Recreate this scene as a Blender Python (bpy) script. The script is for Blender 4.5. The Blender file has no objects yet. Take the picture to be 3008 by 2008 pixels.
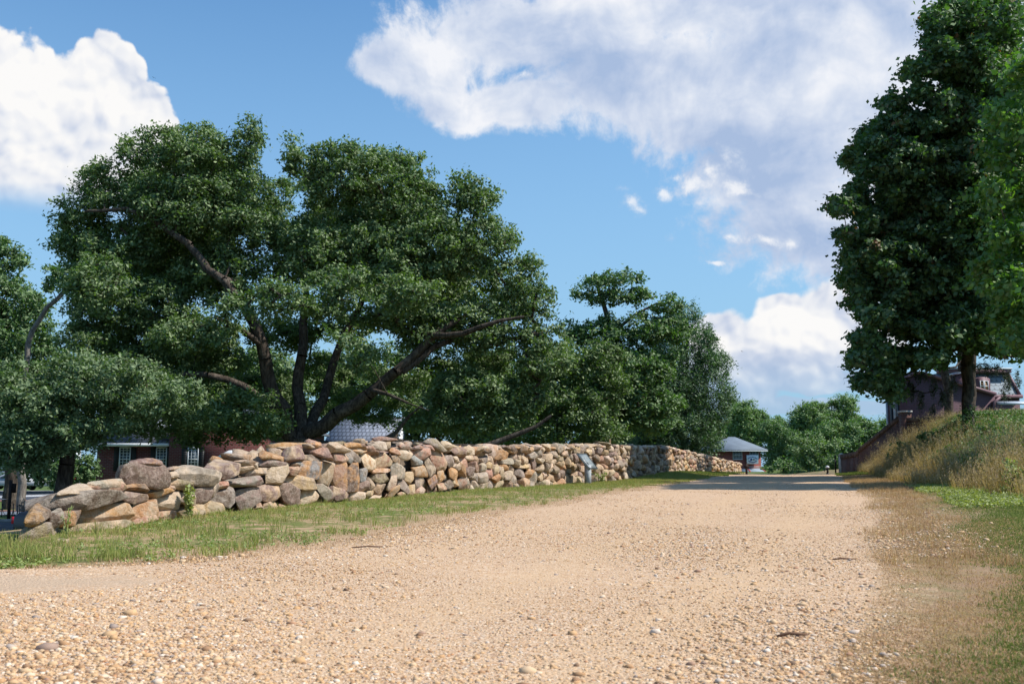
import bpy, bmesh, math, random
import numpy as np
from mathutils import Vector, Matrix
# ------------------------------------------------------------------ camera, sky, sun, exposure
SC = bpy.context.scene
COL = SC.collection
R = math.radians
F = 2924.0                      # focal length in photo pixels (35 mm lens, photo 3008 px wide)
CH = 0.6                        # camera height above the road
TH = math.atan(371 / F)         # pitch that puts the horizon on photo row 1375
cam = bpy.data.cameras.new("camera")
co = bpy.data.objects.new("camera", cam); COL.objects.link(co)
co.location = (0, 0, CH); co.rotation_euler = (math.pi / 2 + TH, 0, 0)
cam.sensor_width = 36; cam.lens = 35.0; cam.clip_start = 0.05; cam.clip_end = 6000
cam.dof.use_dof = True; cam.dof.focus_distance = 14.0; cam.dof.aperture_fstop = 7.1
SC.camera = co
SC.render.engine = 'CYCLES'
SC.cycles.max_bounces = 6; SC.cycles.diffuse_bounces = 3; SC.cycles.glossy_bounces = 2
SC.cycles.transmission_bounces = 3; SC.cycles.transparent_max_bounces = 8
SC.cycles.use_denoising = True
SC.cycles.caustics_reflective = False; SC.cycles.caustics_refractive = False
SC.view_settings.view_transform = 'Standard'; SC.view_settings.look = 'None'
SC.view_settings.gamma = 1; SC.view_settings.exposure = 0.55
SC.view_settings.use_curve_mapping = False
SUN_EL, SUN_AZ = 50.0, 96.0     # azimuth from +Y (north) clockwise towards +X


def P(u, v, d):
    """world point at depth y=d on the ray of photo pixel (u, v)"""
    vx, vy = (u - 1504) / F, (1004 - v) / F
    y = math.cos(TH) - math.sin(TH) * vy
    z = math.sin(TH) + math.cos(TH) * vy
    return np.array([vx / y * d, d, CH + z / y * d])


def AE(u, v):
    p = P(u, v, 1.0) - np.array([0, 0, CH])
    return math.atan2(p[0], p[1]), math.atan2(p[2], math.hypot(p[0], p[1]))


# ------------------------------------------------------------------ tiny node language
class S:
    T = None
    def __init__(s, k): s.k = k
    def __add__(a, b): return M('ADD', a, b)
    def __radd__(a, b): return M('ADD', b, a)
    def __sub__(a, b): return M('SUBTRACT', a, b)
    def __rsub__(a, b): return M('SUBTRACT', b, a)
    def __mul__(a, b): return M('MULTIPLY', a, b)
    def __rmul__(a, b): return M('MULTIPLY', b, a)
    def __truediv__(a, b): return M('DIVIDE', a, b)


def setin(sock, v):
    if isinstance(v, S): S.T.links.new(v.k, sock)
    elif isinstance(v, (tuple, list)) and len(v) == 3 and sock.type == 'RGBA': sock.default_value = (*v, 1)
    else: sock.default_value = v


def M(op, a, b=None, c=None, clamp=False):
    n = S.T.nodes.new('ShaderNodeMath'); n.operation = op; n.use_clamp = clamp
    for i, v in enumerate((a, b, c)):
        if v is not None: setin(n.inputs[i], v)
    return S(n.outputs[0])


def VM(op, a, b=None, scale=None):
    n = S.T.nodes.new('ShaderNodeVectorMath'); n.operation = op
    setin(n.inputs[0], a)
    if b is not None: setin(n.inputs[1], b)
    if scale is not None: setin(n.inputs['Scale'], scale)
    return S(n.outputs['Value' if op in ('LENGTH', 'DOT_PRODUCT', 'DISTANCE') else 'Vector'])


def noise(vec, scale, detail=4, rough=.55, dist=0, color=False, dims='3D', norm=True):
    n = S.T.nodes.new('ShaderNodeTexNoise'); n.noise_dimensions = dims
    setin(n.inputs['Vector'], vec); setin(n.inputs['Scale'], scale)
    n.inputs['Detail'].default_value = detail; n.inputs['Roughness'].default_value = rough
    n.inputs['Distortion'].default_value = dist
    return S(n.outputs['Color' if color else 'Fac'])


def voro(vec, scale, feature='F1', out='Distance', rnd=1.0, smooth=None, dims='3D'):
    n = S.T.nodes.new('ShaderNodeTexVoronoi'); n.feature = feature; n.voronoi_dimensions = dims
    setin(n.inputs['Vector'], vec); setin(n.inputs['Scale'], scale)
    n.inputs['Randomness'].default_value = rnd
    if smooth is not None: n.inputs['Smoothness'].default_value = smooth
    return S(n.outputs[out])


def ramp(f, a, b, lo=0., hi=1., kind='SMOOTHSTEP'):
    n = S.T.nodes.new('ShaderNodeMapRange'); n.interpolation_type = kind
    setin(n.inputs['Value'], f); setin(n.inputs['From Min'], a); setin(n.inputs['From Max'], b)
    setin(n.inputs['To Min'], lo); setin(n.inputs['To Max'], hi)
    return S(n.outputs[0])


def mix(f, a, b, blend='MIX'):
    n = S.T.nodes.new('ShaderNodeMix'); n.data_type = 'RGBA'; n.blend_type = blend
    setin(n.inputs[0], f); setin(n.inputs[6], a); setin(n.inputs[7], b)
    return S(n.outputs[2])


def crampc(f, stops):
    n = S.T.nodes.new('ShaderNodeValToRGB'); e = n.color_ramp.elements
    while len(e) < len(stops): e.new(.5)
    for i, (p, c) in enumerate(stops): e[i].position = p; e[i].color = (*c, 1)
    setin(n.inputs[0], f)
    return S(n.outputs[0])


def comb(x, y, z):
    n = S.T.nodes.new('ShaderNodeCombineXYZ')
    for i, v in enumerate((x, y, z)): setin(n.inputs[i], v)
    return S(n.outputs[0])


def sep(v):
    n = S.T.nodes.new('ShaderNodeSeparateXYZ'); setin(n.inputs[0], v)
    return [S(o) for o in n.outputs]


# ------------------------------------------------------------------ world: sky and clouds
def build_world():
    w = bpy.data.worlds.new("World"); SC.world = w; w.use_nodes = True
    t = w.node_tree; t.nodes.clear(); S.T = t
    sky = t.nodes.new('ShaderNodeTexSky'); sky.sky_type = 'NISHITA'; sky.sun_disc = False
    sky.sun_elevation = R(SUN_EL); sky.sun_rotation = R(SUN_AZ); sky.air_density = 1.0
    sky.dust_density = 0.6; sky.ozone_density = 1.6; sky.altitude = 0
    tc = t.nodes.new('ShaderNodeTexCoord'); d = S(tc.outputs['Generated'])
    x, y, z = sep(d)
    az = M('ARCTAN2', x, y); el = M('ARCTAN2', z, M('SQRT', x * x + y * y))
    V0 = comb(az, el, 0.0); N2 = dict(dims='2D')

    def blobs(V, L):
        m = None
        for (u, v, ru, rv) in L:
            a, e = AE(u, v)
            r = VM('LENGTH', VM('MULTIPLY', VM('SUBTRACT', V, (a, e, 0)), (F / ru, F / rv, 0)))
            k = 1 - r
            m = k if m is None else M('SMOOTH_MAX', m, k, .25)
        return m
    # heaped cumulus: left bank and low bank on the right
    cumL = [(90, 420, 330, 250), (315, 240, 100, 120), (230, 330, 200, 150), (360, 400, 150, 150), (-60, 330, 190, 170), (110, 560, 260, 90), (430, 400, 90, 90), (330, 520, 200, 110)]
    cumR = [(2120, 985, 105, 70), (2220, 1050, 150, 75), (2285, 985, 100, 62), (2390, 1030, 130, 90), (2305, 905, 85, 45), (2440, 920, 110, 90),
            (2550, 960, 130, 90), (2300, 1120, 330, 38), (2120, 1085, 120, 60), (2390, 1195, 330, 26), (2170, 1165, 120, 30), (780, 960, 400, 170)]
    # soft, torn cloud deck at the top
    deck = [(1620, 110, 500, 110), (1250, 190, 200, 90), (1130, 200, 110, 45), (1480, 300, 280, 80), (1900, 230, 400, 160), (2350, 200, 430, 190),
            (2450, 440, 360, 150), (2200, 350, 360, 110), (2300, 560, 220, 110), (2380, 640, 260, 120), (2300, 470, 330, 120), (2480, 670, 260, 90), (1960, 30, 700, 110),
            (2650, 100, 500, 400), (2500, 640, 380, 170)]
    wv = VM('SUBTRACT', noise(V0, 11, 3, .6, color=True, **N2), (.5, .5, .5))
    Vc = VM('ADD', V0, VM('SCALE', wv, scale=.022))
    Vn = VM('ADD', V0, VM('SCALE', wv, scale=.030))

    def heap(V, hi=1.0):
        a_ = voro(V, 13, 'SMOOTH_F1', smooth=.2, **N2)
        b_ = voro(V, 31, 'SMOOTH_F1', smooth=.2, **N2)
        c_ = voro(V, 83, 'SMOOTH_F1', smooth=.25, **N2)
        return a_, b_, c_
    a_, b_, c_ = heap(Vn)
    nb = noise(V0, 45, 5, .6, **N2)
    cb = blobs(Vc, cumL + cumR)
    dens = cb * 1.15 + (.45 - a_) * .30 + (.45 - b_) * .22 + (.45 - c_) * .11 + (nb - .5) * .22 + .06
    ac = ramp(dens, .0, ramp(az, .1, .2, .11, .26))
    # relief: the heaps' height field compared with itself a step towards the sun
    a2, b2, c2 = heap(VM('ADD', Vn, (.0045, .0075, 0)))
    rel = (a2 - a_) * 1.7 + (b2 - b_) * .62 + (c2 - c_) * .26
    big = noise(V0, 9, 2, .5, **N2)
    lowL = ramp(el, AE(100, 600)[1], AE(100, 400)[1])           # underside of the left bank
    lowR = ramp(el, AE(2300, 1130)[1], AE(2300, 990)[1])
    side = ramp(az, -.1, .1)
    under = M('ADD', lowL * (1 - side), lowR * side)
    lit = M('ADD', under * .55 + rel * 1.0 + (big - .5) * .7 + (nb - .5) * .35 - side * .20, .36, clamp=True)
    ccol = crampc(lit, [(0, (.46, .56, .76)), (.35, (.62, .69, .84)), (.7, (.88, .90, .95)), (1, (1.02, 1.01, 1.0))])
    lowfar = ramp(el, AE(2300, 1260)[1], AE(2300, 1000)[1], .45, 1.0)
    lf = M('ADD', 1 - side, lowfar * side)
    ac = ac * lf * ramp(el, AE(100, 640)[1], AE(100, 520)[1], .0, 1.) * (1 - side) + ac * lf * side
    # deck
    wd = VM('SUBTRACT', noise(V0, 6, 3, .6, color=True, **N2), (.5, .5, .5))
    Vd = VM('ADD', V0, VM('SCALE', wd, scale=.045))
    nd = noise(Vd, 9, 7, .60, .0, **N2)
    db = blobs(Vd, deck)
    nf = noise(Vd, 34, 5, .65, **N2)
    dd = db * 1.0 + (nd - .5) * 1.15 + (nf - .5) * .75 + .13
    ad = ramp(dd, -.06, .40) * .97
    ndo = noise(VM('ADD', Vd, (.004, .022, 0)), 9, 5, .58, .0, **N2)
    reld = (nd - ndo) * 2.0
    bigd = noise(VM('MULTIPLY', Vd, (1, 1.9, 1)), 6.5, 5, .5, .0, **N2)
    thick = ramp(dd, .05, .75)
    litd = M('ADD', reld * .8 + (bigd - .5) * 2.0 - thick * .12 - ramp(el, AE(0, 240)[1], AE(0, 480)[1]) * .16, .58, clamp=True)
    dcol = crampc(litd, [(0, (.42, .54, .77)), (.35, (.58, .67, .85)), (.65, (.75, .81, .93)), (1, (.97, .98, 1.02))])
    # small torn shreds below the deck
    wisps = [(1800, 540, 60, 26), (1840, 578, 46, 42), (1868, 610, 34, 30), (1940, 560, 40, 34), (1985, 505, 60, 22), (2060, 530, 60, 40), (2105, 495, 70, 50), (2165, 460, 40, 60),
             (2200, 560, 90, 46), (2145, 718, 46, 20), (2240, 726, 60, 20), (2310, 735, 46, 24), (1540, 230, 30, 50), (2085, 803, 24, 10)]
    wb = blobs(VM('ADD', V0, VM('SCALE', wd, scale=.05)), wisps)
    dw = wb * .55 + (nf - .5) * 1.5 + (nd - .5) * .7 + .06
    aw = ramp(dw, .0, .75) * .85
    wcol = mix(ramp(dw, .1, .6), (.62, .72, .88), (.98, .99, 1.02))
    # thin high veil lowers down the sky's contrast near the horizon
    base = S(sky.outputs[0])
    skyc = mix(1.0, base, (.78, 1.11, 1.25), 'MULTIPLY')
    g = VM('SCALE', skyc, scale=SKY_GAIN)
    veil = ramp(el, .02, .46, .93, .0, 'LINEAR')
    g = mix(veil, g, (.335, .56, .79))
    up = ramp(el, -.02, .01)
    c = mix(ad * up, g, dcol)
    c = mix(aw * up, c, wcol)
    c = mix(ac * up, c, ccol)
    lp = t.nodes.new('ShaderNodeBackground'); setin(lp.inputs[0], c); lp.inputs[1].default_value = WORLD_STRENGTH
    out = t.nodes.new('ShaderNodeOutputWorld'); t.links.new(lp.outputs[0], out.inputs[0])
    w.cycles.sampling_method = 'MANUAL'; w.cycles.sample_map_resolution = 512


SKY_GAIN = 0.16
WORLD_STRENGTH = 0.65
build_world()
sl = bpy.data.lights.new("sun", 'SUN'); sl.energy = 4.2; sl.angle = R(.5); sl.color = (1, .95, .88)
so = bpy.data.objects.new("sun", sl); COL.objects.link(so)
SUNV = Vector((math.cos(R(SUN_EL)) * math.sin(R(SUN_AZ)), math.cos(R(SUN_EL)) * math.cos(R(SUN_AZ)), math.sin(R(SUN_EL))))
so.rotation_euler = SUNV.to_track_quat('Z', 'Y').to_euler()
# ------------------------------------------------------------------ helpers for objects
rng = np.random.default_rng(7)


def mesh(name, verts, faces, mat=None, parent=None, smooth=False, attrs=None, loc=None):
    """faces: (n,k) int array, or list of such arrays"""
    me = bpy.data.meshes.new(name)
    fl = faces if isinstance(faces, list) else [faces]
    fl = [np.asarray(f, dtype=np.int32) for f in fl if len(f)]
    verts = np.asarray(verts, dtype=np.float32)
    if loc is not None: verts = verts - np.asarray(loc, dtype=np.float32)
    nl = sum(f.size for f in fl); nf = sum(len(f) for f in fl)
    me.vertices.add(len(verts)); me.vertices.foreach_set('co', verts.ravel())
    me.loops.add(nl); me.polygons.add(nf)
    me.loops.foreach_set('vertex_index', np.concatenate([f.ravel() for f in fl]))
    sizes = np.concatenate([np.full(len(f), f.shape[1], dtype=np.int32) for f in fl])
    me.polygons.foreach_set('loop_start', np.concatenate([[0], np.cumsum(sizes)[:-1]]).astype(np.int32))
    me.update(calc_edges=True); me.validate()
    if smooth: me.polygons.foreach_set('use_smooth', np.ones(len(me.polygons), dtype=bool))
    for k, v in (attrs or {}).items():
        v = np.asarray(v, dtype=np.float32)
        if v.ndim == 2:
            a = me.attributes.new(k, 'FLOAT_COLOR', 'POINT')
            a.data.foreach_set('color', np.concatenate([v, np.ones((len(v), 1), np.float32)], 1).ravel())
        else:
            a = me.attributes.new(k, 'FLOAT', 'POINT'); a.data.foreach_set('value', v)
    if mat: me.materials.append(mat)
    o = bpy.data.objects.new(name, me); COL.objects.link(o)
    if parent is not None: o.parent = parent
    if loc is not None and parent is None: o.location = loc
    return o


def tag(o, label=None, cat=None, group=None, kind=None):
    if label: o['label'] = label
    if cat: o['category'] = cat
    if group: o['group'] = group
    if kind: o['kind'] = kind
    return o


def empty(name, loc, label, cat, group=None, rz=0):
    o = bpy.data.objects.new(name, None); COL.objects.link(o)
    o.location = [float(c) for c in loc]; o.rotation_euler = (0, 0, rz); o.empty_display_size = .2
    return tag(o, label, cat, group)


class MB:
    """collects boxes, prisms and tubes into one mesh"""
    def __init__(s): s.v = []; s.f = {}; s.n = 0
    def add(s, v, fs):
        v = np.asarray(v, float)
        for f in fs: s.f.setdefault(len(f), []).append([i + s.n for i in f])
        s.v.append(v); s.n += len(v); return s
    def box(s, c, d, rz=0, rx=0):
        c = np.asarray(c, float); hx, hy, hz = [k / 2 for k in d]
        v = np.array([[x, y, z] for x in (-hx, hx) for y in (-hy, hy) for z in (-hz, hz)])
        if rx: v = v @ np.array(Matrix.Rotation(rx, 3, 'X')).T
        if rz: v = v @ np.array(Matrix.Rotation(rz, 3, 'Z')).T
        return s.add(v + c, [(0, 1, 3, 2), (4, 6, 7, 5), (0, 4, 5, 1), (2, 3, 7, 6), (0, 2, 6, 4), (1, 5, 7, 3)])
    def prism(s, pts, vec):
        """planar polygon pts extruded along vec"""
        p = np.asarray(pts, float); n = len(p)
        v = np.concatenate([p, p + np.asarray(vec, float)])
        return s.add(v, [tuple(range(n))[::-1], tuple(range(n, 2 * n))] + [(i, (i + 1) % n, n + (i + 1) % n, n + i) for i in range(n)])
    def tube(s, pts, rad, k=8, cap=True):
        p = np.asarray(pts, float); rad = np.broadcast_to(rad, (len(p),))
        t = np.gradient(p, axis=0); t /= np.linalg.norm(t, axis=1)[:, None] + 1e-9
        a = np.array([0, 0, 1.]) if abs(t[0][2]) < .9 else np.array([1., 0, 0])
        rings = []
        for i in range(len(p)):
            x = np.cross(t[i], a); x /= np.linalg.norm(x) + 1e-9; y = np.cross(t[i], x)
            an = np.arange(k) / k * 2 * np.pi
            rings.append(p[i] + rad[i] * (np.cos(an)[:, None] * x + np.sin(an)[:, None] * y))
        v = np.concatenate(rings); fs = []
        for i in range(len(p) - 1):
            for j in range(k):
                fs.append((i * k + j, i * k + (j + 1) % k, (i + 1) * k + (j + 1) % k, (i + 1) * k + j))
        if cap: fs += [tuple(range(k))[::-1], tuple(range((len(p) - 1) * k, len(p) * k))]
        return s.add(v, fs)
    def build(s, name, mat, parent=None, smooth=False, off=None):
        v = np.concatenate(s.v)
        if off is not None: v = v - np.asarray(off, float)
        return mesh(name, v, [np.array(f) for f in s.f.values()], mat, parent, smooth)


MATS = {}
def material(name, fn, rough=.8, spec=.3):
    m = bpy.data.materials.new(name); m.use_nodes = True; t = m.node_tree; t.nodes.clear(); S.T = t
    b = t.nodes.new('ShaderNodeBsdfPrincipled'); b.inputs['Roughness'].default_value = rough
    b.inputs['Specular IOR Level'].default_value = spec
    out = t.nodes.new('ShaderNodeOutputMaterial'); t.links.new(b.outputs[0], out.inputs[0])
    fn(b); MATS[name] = m
    return m


def tcoord(kind='Object'):
    if kind == 'Position': return S(S.T.nodes.new('ShaderNodeNewGeometry').outputs['Position'])
    return S(S.T.nodes.new('ShaderNodeTexCoord').outputs[kind])


def island():
    return S(S.T.nodes.new('ShaderNodeNewGeometry').outputs['Random Per Island'])


def attr(name, out='Fac'):
    n = S.T.nodes.new('ShaderNodeAttribute'); n.attribute_name = name
    return S(n.outputs[out])


def bump(b, h, strength=.5, dist=.02):
    n = S.T.nodes.new('ShaderNodeBump'); n.inputs['Strength'].default_value = strength
    n.inputs['Distance'].default_value = dist; setin(n.inputs['Height'], h)
    S.T.links.new(n.outputs[0], b.inputs['Normal'])


def plain(name, c, rough=.7, spec=.3, var=.15, scale=3.0, metal=0):
    def fn(b):
        p = tcoord('Position'); n = noise(p, scale, 5, .6)
        k = [tuple(min(1, max(0, q * (1 + s_ * var))) for q in c) for s_ in (-1, 1)]
        setin(b.inputs['Base Color'], mix(ramp(n, .3, .7), k[0], k[1])); b.inputs['Metallic'].default_value = metal
        bump(b, noise(p, scale * 14, 3), .15, .01)
    return material(name, fn, rough, spec)


# ------------------------------------------------------------------ terrain
def sm(a, b, x):
    t = np.clip((x - a) / (b - a), 0, 1); return t * t * (3 - 2 * t)


WU = np.array([55, 370, 560, 700, 880, 1150, 1290, 1400, 1600, 1700, 1820, 1950, 2180.])
WD = np.array([7.8, 9.6, 10.9, 12.2, 14, 17.6, 20, 22.3, 26.5, 29, 32.3, 42, 78.])
WV = np.array([1590, 1545, 1525, 1497, 1487, 1462, 1445, 1437, 1430, 1421, 1416, 1389, 1388.])
WX = np.array([P(u, v, d)[0] for u, v, d in zip(WU, WV, WD)])
WZ = np.array([P(u, v, d)[2] for u, v, d in zip(WU, WV, WD)])


def smooth_interp(y, xp, fp, w=1.2):
    return (np.interp(y - w, xp, fp) + np.interp(y, xp, fp) * 2 + np.interp(y + w, xp, fp)) / 4


def Xw(y): return smooth_interp(y, WD, WX)
def Zw(y): return smooth_interp(y, WD, WZ, 2) - 1.2 * sm(76, 110, y)
def Zr(y): return smooth_interp(y, [0, 8, 16, 22, 30, 42, 50, 56, 70, 90, 120, 200, 400], [0, .01, .08, .12, .16, .26, .30, .27, -.1, -.9, -2, -3.2, -3.2], 2.5)
def Xl(y): return -3.5 + .285 * y - 9 * sm(6.4, 4.6, y) + .10 * np.sin(y * .9) + .06 * np.sin(y * 2.3 + 1)
def Xr(y): return smooth_interp(y, [0, 2.77, 5.4, 12.7, 19.3, 40, 78], [.0, .93, 1.93, 4.6, 6.8, 13.2, 25.5]) + .07 * np.sin(y * 1.1 + 2)
def foot(y): return Xr(y) + np.interp(y, [0, 15, 25, 44], [2.6, 2.4, 1.7, 1.2])


def Z(x, y):
    x = np.asarray(x, float); y = np.asarray(y, float)
    zr = Zr(y); xl = Xl(y); xr = Xr(y); xw = np.where(y < 8, -4.1, Xw(y)); zw = np.where(y < 8, .02, Zw(y))
    far = sm(100, 200, y)
    xlr = np.maximum(xl, -3.0)
    t = np.clip((xlr - x) / np.maximum(xlr - xw - .3, .5), 0, 1)
    z = zr * (1 - t * t * (3 - 2 * t)) + zw * t * t * (3 - 2 * t)
    drop = sm(.5, 6.5, xw - x)
    z = z * (1 - drop) + np.interp(y, [0, 80, 150], [-1.4, -1.4, -3.2]) * drop
    ft = foot(y); w = x - ft
    verge = np.clip(x - xr, 0, 6)
    bank = np.interp(y, [14, 24, 34, 42], [.65, .9, 1.3, 1.9]) * sm(0, 4.5, w) + .08 * np.clip(w - 4.5, 0, 12)
    z = np.where(x > xr, zr + (.02 + .09 * sm(35, 55, y)) * verge + bank * (1 - sm(50, 75, y) * .75) + .55 * sm(56, 70, y) * sm(0, 3, verge), z)
    z = z + .015 * np.sin(x * 1.9 + y * .7) * np.sin(y * 1.3) * sm(1, 3, np.abs(w) + .5)
    z = z * (1 - far) + np.where(x > 30, 1.0, -3.2) * far
    return z


def rd_attr(x, y):
    """signed distance into the road"""
    return np.minimum(x - Xl(y), Xr(y) - x) * .95


def frac(x, y): return np.clip((x - (-3.5 + .285 * y)) / (Xr(y) - (-3.5 + .285 * y)), -1, 2)


def tracks(f, y=None):
    """how bare the packed wheel tracks are, 0..1, across the road"""
    return np.clip(.95 * np.exp(-((f - .80) / .075) ** 2) + .75 * np.exp(-((f - .52) / .07) ** 2) + .5 * np.exp(-((f - .22) / .06) ** 2), 0, 1)


def grid(xs, ys, zoff=0.):
    X, Y = np.meshgrid(xs, ys); n, m = X.shape
    Zz = Z(X, Y) + zoff
    v = np.stack([X.ravel(), Y.ravel(), Zz.ravel()], 1)
    i = np.arange(n * m).reshape(n, m)
    f = np.stack([i[:-1, :-1].ravel(), i[:-1, 1:].ravel(), i[1:, 1:].ravel(), i[1:, :-1].ravel()], 1)
    return v, f


def gravel_colour(p, k=1.):
    cells = voro(p, 62 * k, 'F1', 'Color', dims='2D'); r, g, b_ = sep(cells)
    c1 = crampc(r, [(0, (.12, .06, .035)), (.12, (.32, .17, .085)), (.42, (.52, .34, .20)), (.70, (.60, .42, .27)), (.86, (.80, .68, .55)), (1, (.44, .19, .07))])
    cells2 = voro(p, 150 * k, 'F1', 'Color', dims='2D'); r2, g2, b2 = sep(cells2)
    c2 = crampc(r2, [(0, (.20, .10, .06)), (.28, (.44, .28, .17)), (.75, (.57, .40, .26)), (1, (.76, .63, .49))])
    return c1, c2, g


def fn_ground(b):
    p = tcoord('Position'); x, y, z = sep(p)
    rd = attr('rd'); side = attr('side')
    n1 = noise(p, 1.1, 5, .6); n2 = noise(p, 5, 5, .65); n3 = noise(p, 28, 4, .65); n4 = noise(p, 120, 3, .6)
    c1, c2, g = gravel_colour(p)
    sand = mix(n2, (.44, .29, .17), (.55, .375, .225))
    grav = mix(ramp(n2 + (n1 - .5) * .7, .36, .66), mix(.85, sand, c2), mix(.30, c1, c2))
    grav = mix(ramp(n1, .35, .75) * .35, grav, sand)
    fr = attr('fr') + (n1 - .5) * .10
    def bell(c_, w_, a_):
        q_ = (fr - c_) / w_; return M('EXPONENT', q_ * q_ * -1.0) * a_
    trk = M('ADD', bell(.80, .075, .85) + bell(.52, .07, .65), bell(.22, .06, .4), clamp=True)
    grav = mix(trk * ramp(n2, .25, .6) * .8, grav, mix(n3, (.48, .32, .185), (.57, .39, .235)))
    spur = VM('LENGTH', VM('MULTIPLY', VM('SUBTRACT', p, (-3.6, 5.25, 0)), (1 / 2.0, 1 / .62, 0)))
    grav = mix(ramp(spur + (n2 - .5) * .8, 1.05, .6) * .8, grav, mix(ramp(n4, .35, .65), (.36, .255, .175), (.50, .37, .255)))
    stain = ramp(noise(VM('MULTIPLY', p, (1, .45, 1)), 2.2, 5, .65), .56, .75) * .38
    grav = mix(stain, grav, (.38, .23, .125))
    dirt = mix(n3, (.30, .185, .105), (.47, .32, .20))
    dirt = mix(ramp(g, .80, .9) * ramp(rd, -1.6, -.1), dirt, (.62, .46, .30))
    dry = mix(n3, (.20, .12, .075), (.37, .245, .15))
    green = mix(n3, (.07, .10, .022), (.17, .18, .05))
    gmask = ramp(n2 * .55 + n1 * .45 + (n3 - .5) * .35, .42, .56)
    leftg = ramp(rd, -.3, -1.2)
    verge = mix(gmask * leftg, dirt, green)
    rverge = mix(gmask * ramp(rd, -.5, -1.3), mix(ramp(rd, -.05, -.35) * .85, dirt, dry), green)
    litter = mix(ramp(noise(VM('MULTIPLY', p, (1, 2.2, 1)), 60, 4, .7), .40, .62), (.17, .105, .065), (.42, .29, .18))
    rverge = mix(ramp(n2, .35, .65) * .8, rverge, mix(ramp(n1, .4, .6) * .6, litter, green))
    soil = mix(ramp(side, -.5, .5), verge, rverge)
    lawn = mix(n2, (.05, .085, .02), (.11, .14, .035))
    soil = mix(ramp(rd, -5, -8), soil, lawn)
    edge = ramp(rd + (n2 - .5) * .7 + (n3 - .5) * .35, -.10, .16)
    setin(b.inputs['Base Color'], mix(edge, soil, grav))
    hv = voro(p, 62, 'F1', 'Distance', dims='2D')
    bump(b, (1 - hv) * .5 + n4 * .3 + n3 * .5, .8, .012)


GROUND = material('ground_soil_and_gravel', fn_ground, .92, .15)
xs = np.unique(np.concatenate([[-2500, -1200, -600, -300, -150, -90, -60], np.arange(-45, -12, 1.5), np.arange(-12, 20, .16), np.arange(20, 45, .8), [60, 90, 150, 300, 600, 1200, 2500]]))
ys = np.unique(np.concatenate([[-2500, -600, -150, -40, -12, -5], np.arange(-2, 34, .16), np.arange(34, 84, .5), np.arange(84, 210, 4), [260, 350, 600, 1200, 2800]]))
v, f = grid(xs, ys)
tag(mesh('ground', v, f, GROUND, smooth=True, attrs={'rd': rd_attr(v[:, 0], v[:, 1]), 'fr': frac(v[:, 0], v[:, 1]), 'side': v[:, 0] - (Xl(v[:, 1]) + Xr(v[:, 1])) / 2}), kind='structure')
# the gravel road: a sheet laid 9 mm above the ground, its ragged edge given by the shared material
yy = np.arange(-6, 84, .16); tt = np.linspace(0, 1, 60)
xa, xb = np.maximum(Xl(yy) - .25, -11), Xr(yy) + .25
X = xa[:, None] + (xb - xa)[:, None] * tt[None]; Y = np.repeat(yy[:, None], 60, 1)
v = np.stack([X.ravel(), Y.ravel(), (Z(X, Y) + .009).ravel()], 1)
i = np.arange(X.size).reshape(X.shape)
f = np.stack([i[:-1, :-1].ravel(), i[:-1, 1:].ravel(), i[1:, 1:].ravel(), i[1:, :-1].ravel()], 1)
tag(mesh('gravel_road', v, f, GROUND, smooth=True, attrs={'rd': rd_attr(v[:, 0], v[:, 1]), 'fr': frac(v[:, 0], v[:, 1]), 'side': v[:, 0] - (Xl(v[:, 1]) + Xr(v[:, 1])) / 2}), kind='structure')


# ------------------------------------------------------------------ loose gravel
PH = (1 + 5 ** .5) / 2
ICO_V = np.array([(-1, PH, 0), (1, PH, 0), (-1, -PH, 0), (1, -PH, 0), (0, -1, PH), (0, 1, PH), (0, -1, -PH), (0, 1, -PH), (PH, 0, -1), (PH, 0, 1), (-PH, 0, -1), (-PH, 0, 1)]) / math.sqrt(1 + PH * PH)
ICO_F = np.array([(0, 11, 5), (0, 5, 1), (0, 1, 7), (0, 7, 10), (0, 10, 11), (1, 5, 9), (5, 11, 4), (11, 10, 2), (10, 7, 6), (7, 1, 8), (3, 9, 4), (3, 4, 2), (3, 2, 6), (3, 6, 8), (3, 8, 9), (4, 9, 5), (2, 4, 11), (6, 2, 10), (8, 6, 7), (9, 8, 1)])


def fn_pebble(b):
    r = island()
    c = crampc(r, [(0, (.12, .07, .045)), (.08, (.30, .15, .07)), (.2, (.52, .30, .13)), (.5, (.56, .37, .20)), (.74, (.62, .45, .28)), (.88, (.74, .64, .53)), (.95, (.22, .18, .17)), (1, (.45, .19, .07))])
    setin(b.inputs['Base Color'], mix(noise(tcoord('Position'), 160, 3) * .5, c, (.45, .30, .18)))


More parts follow.
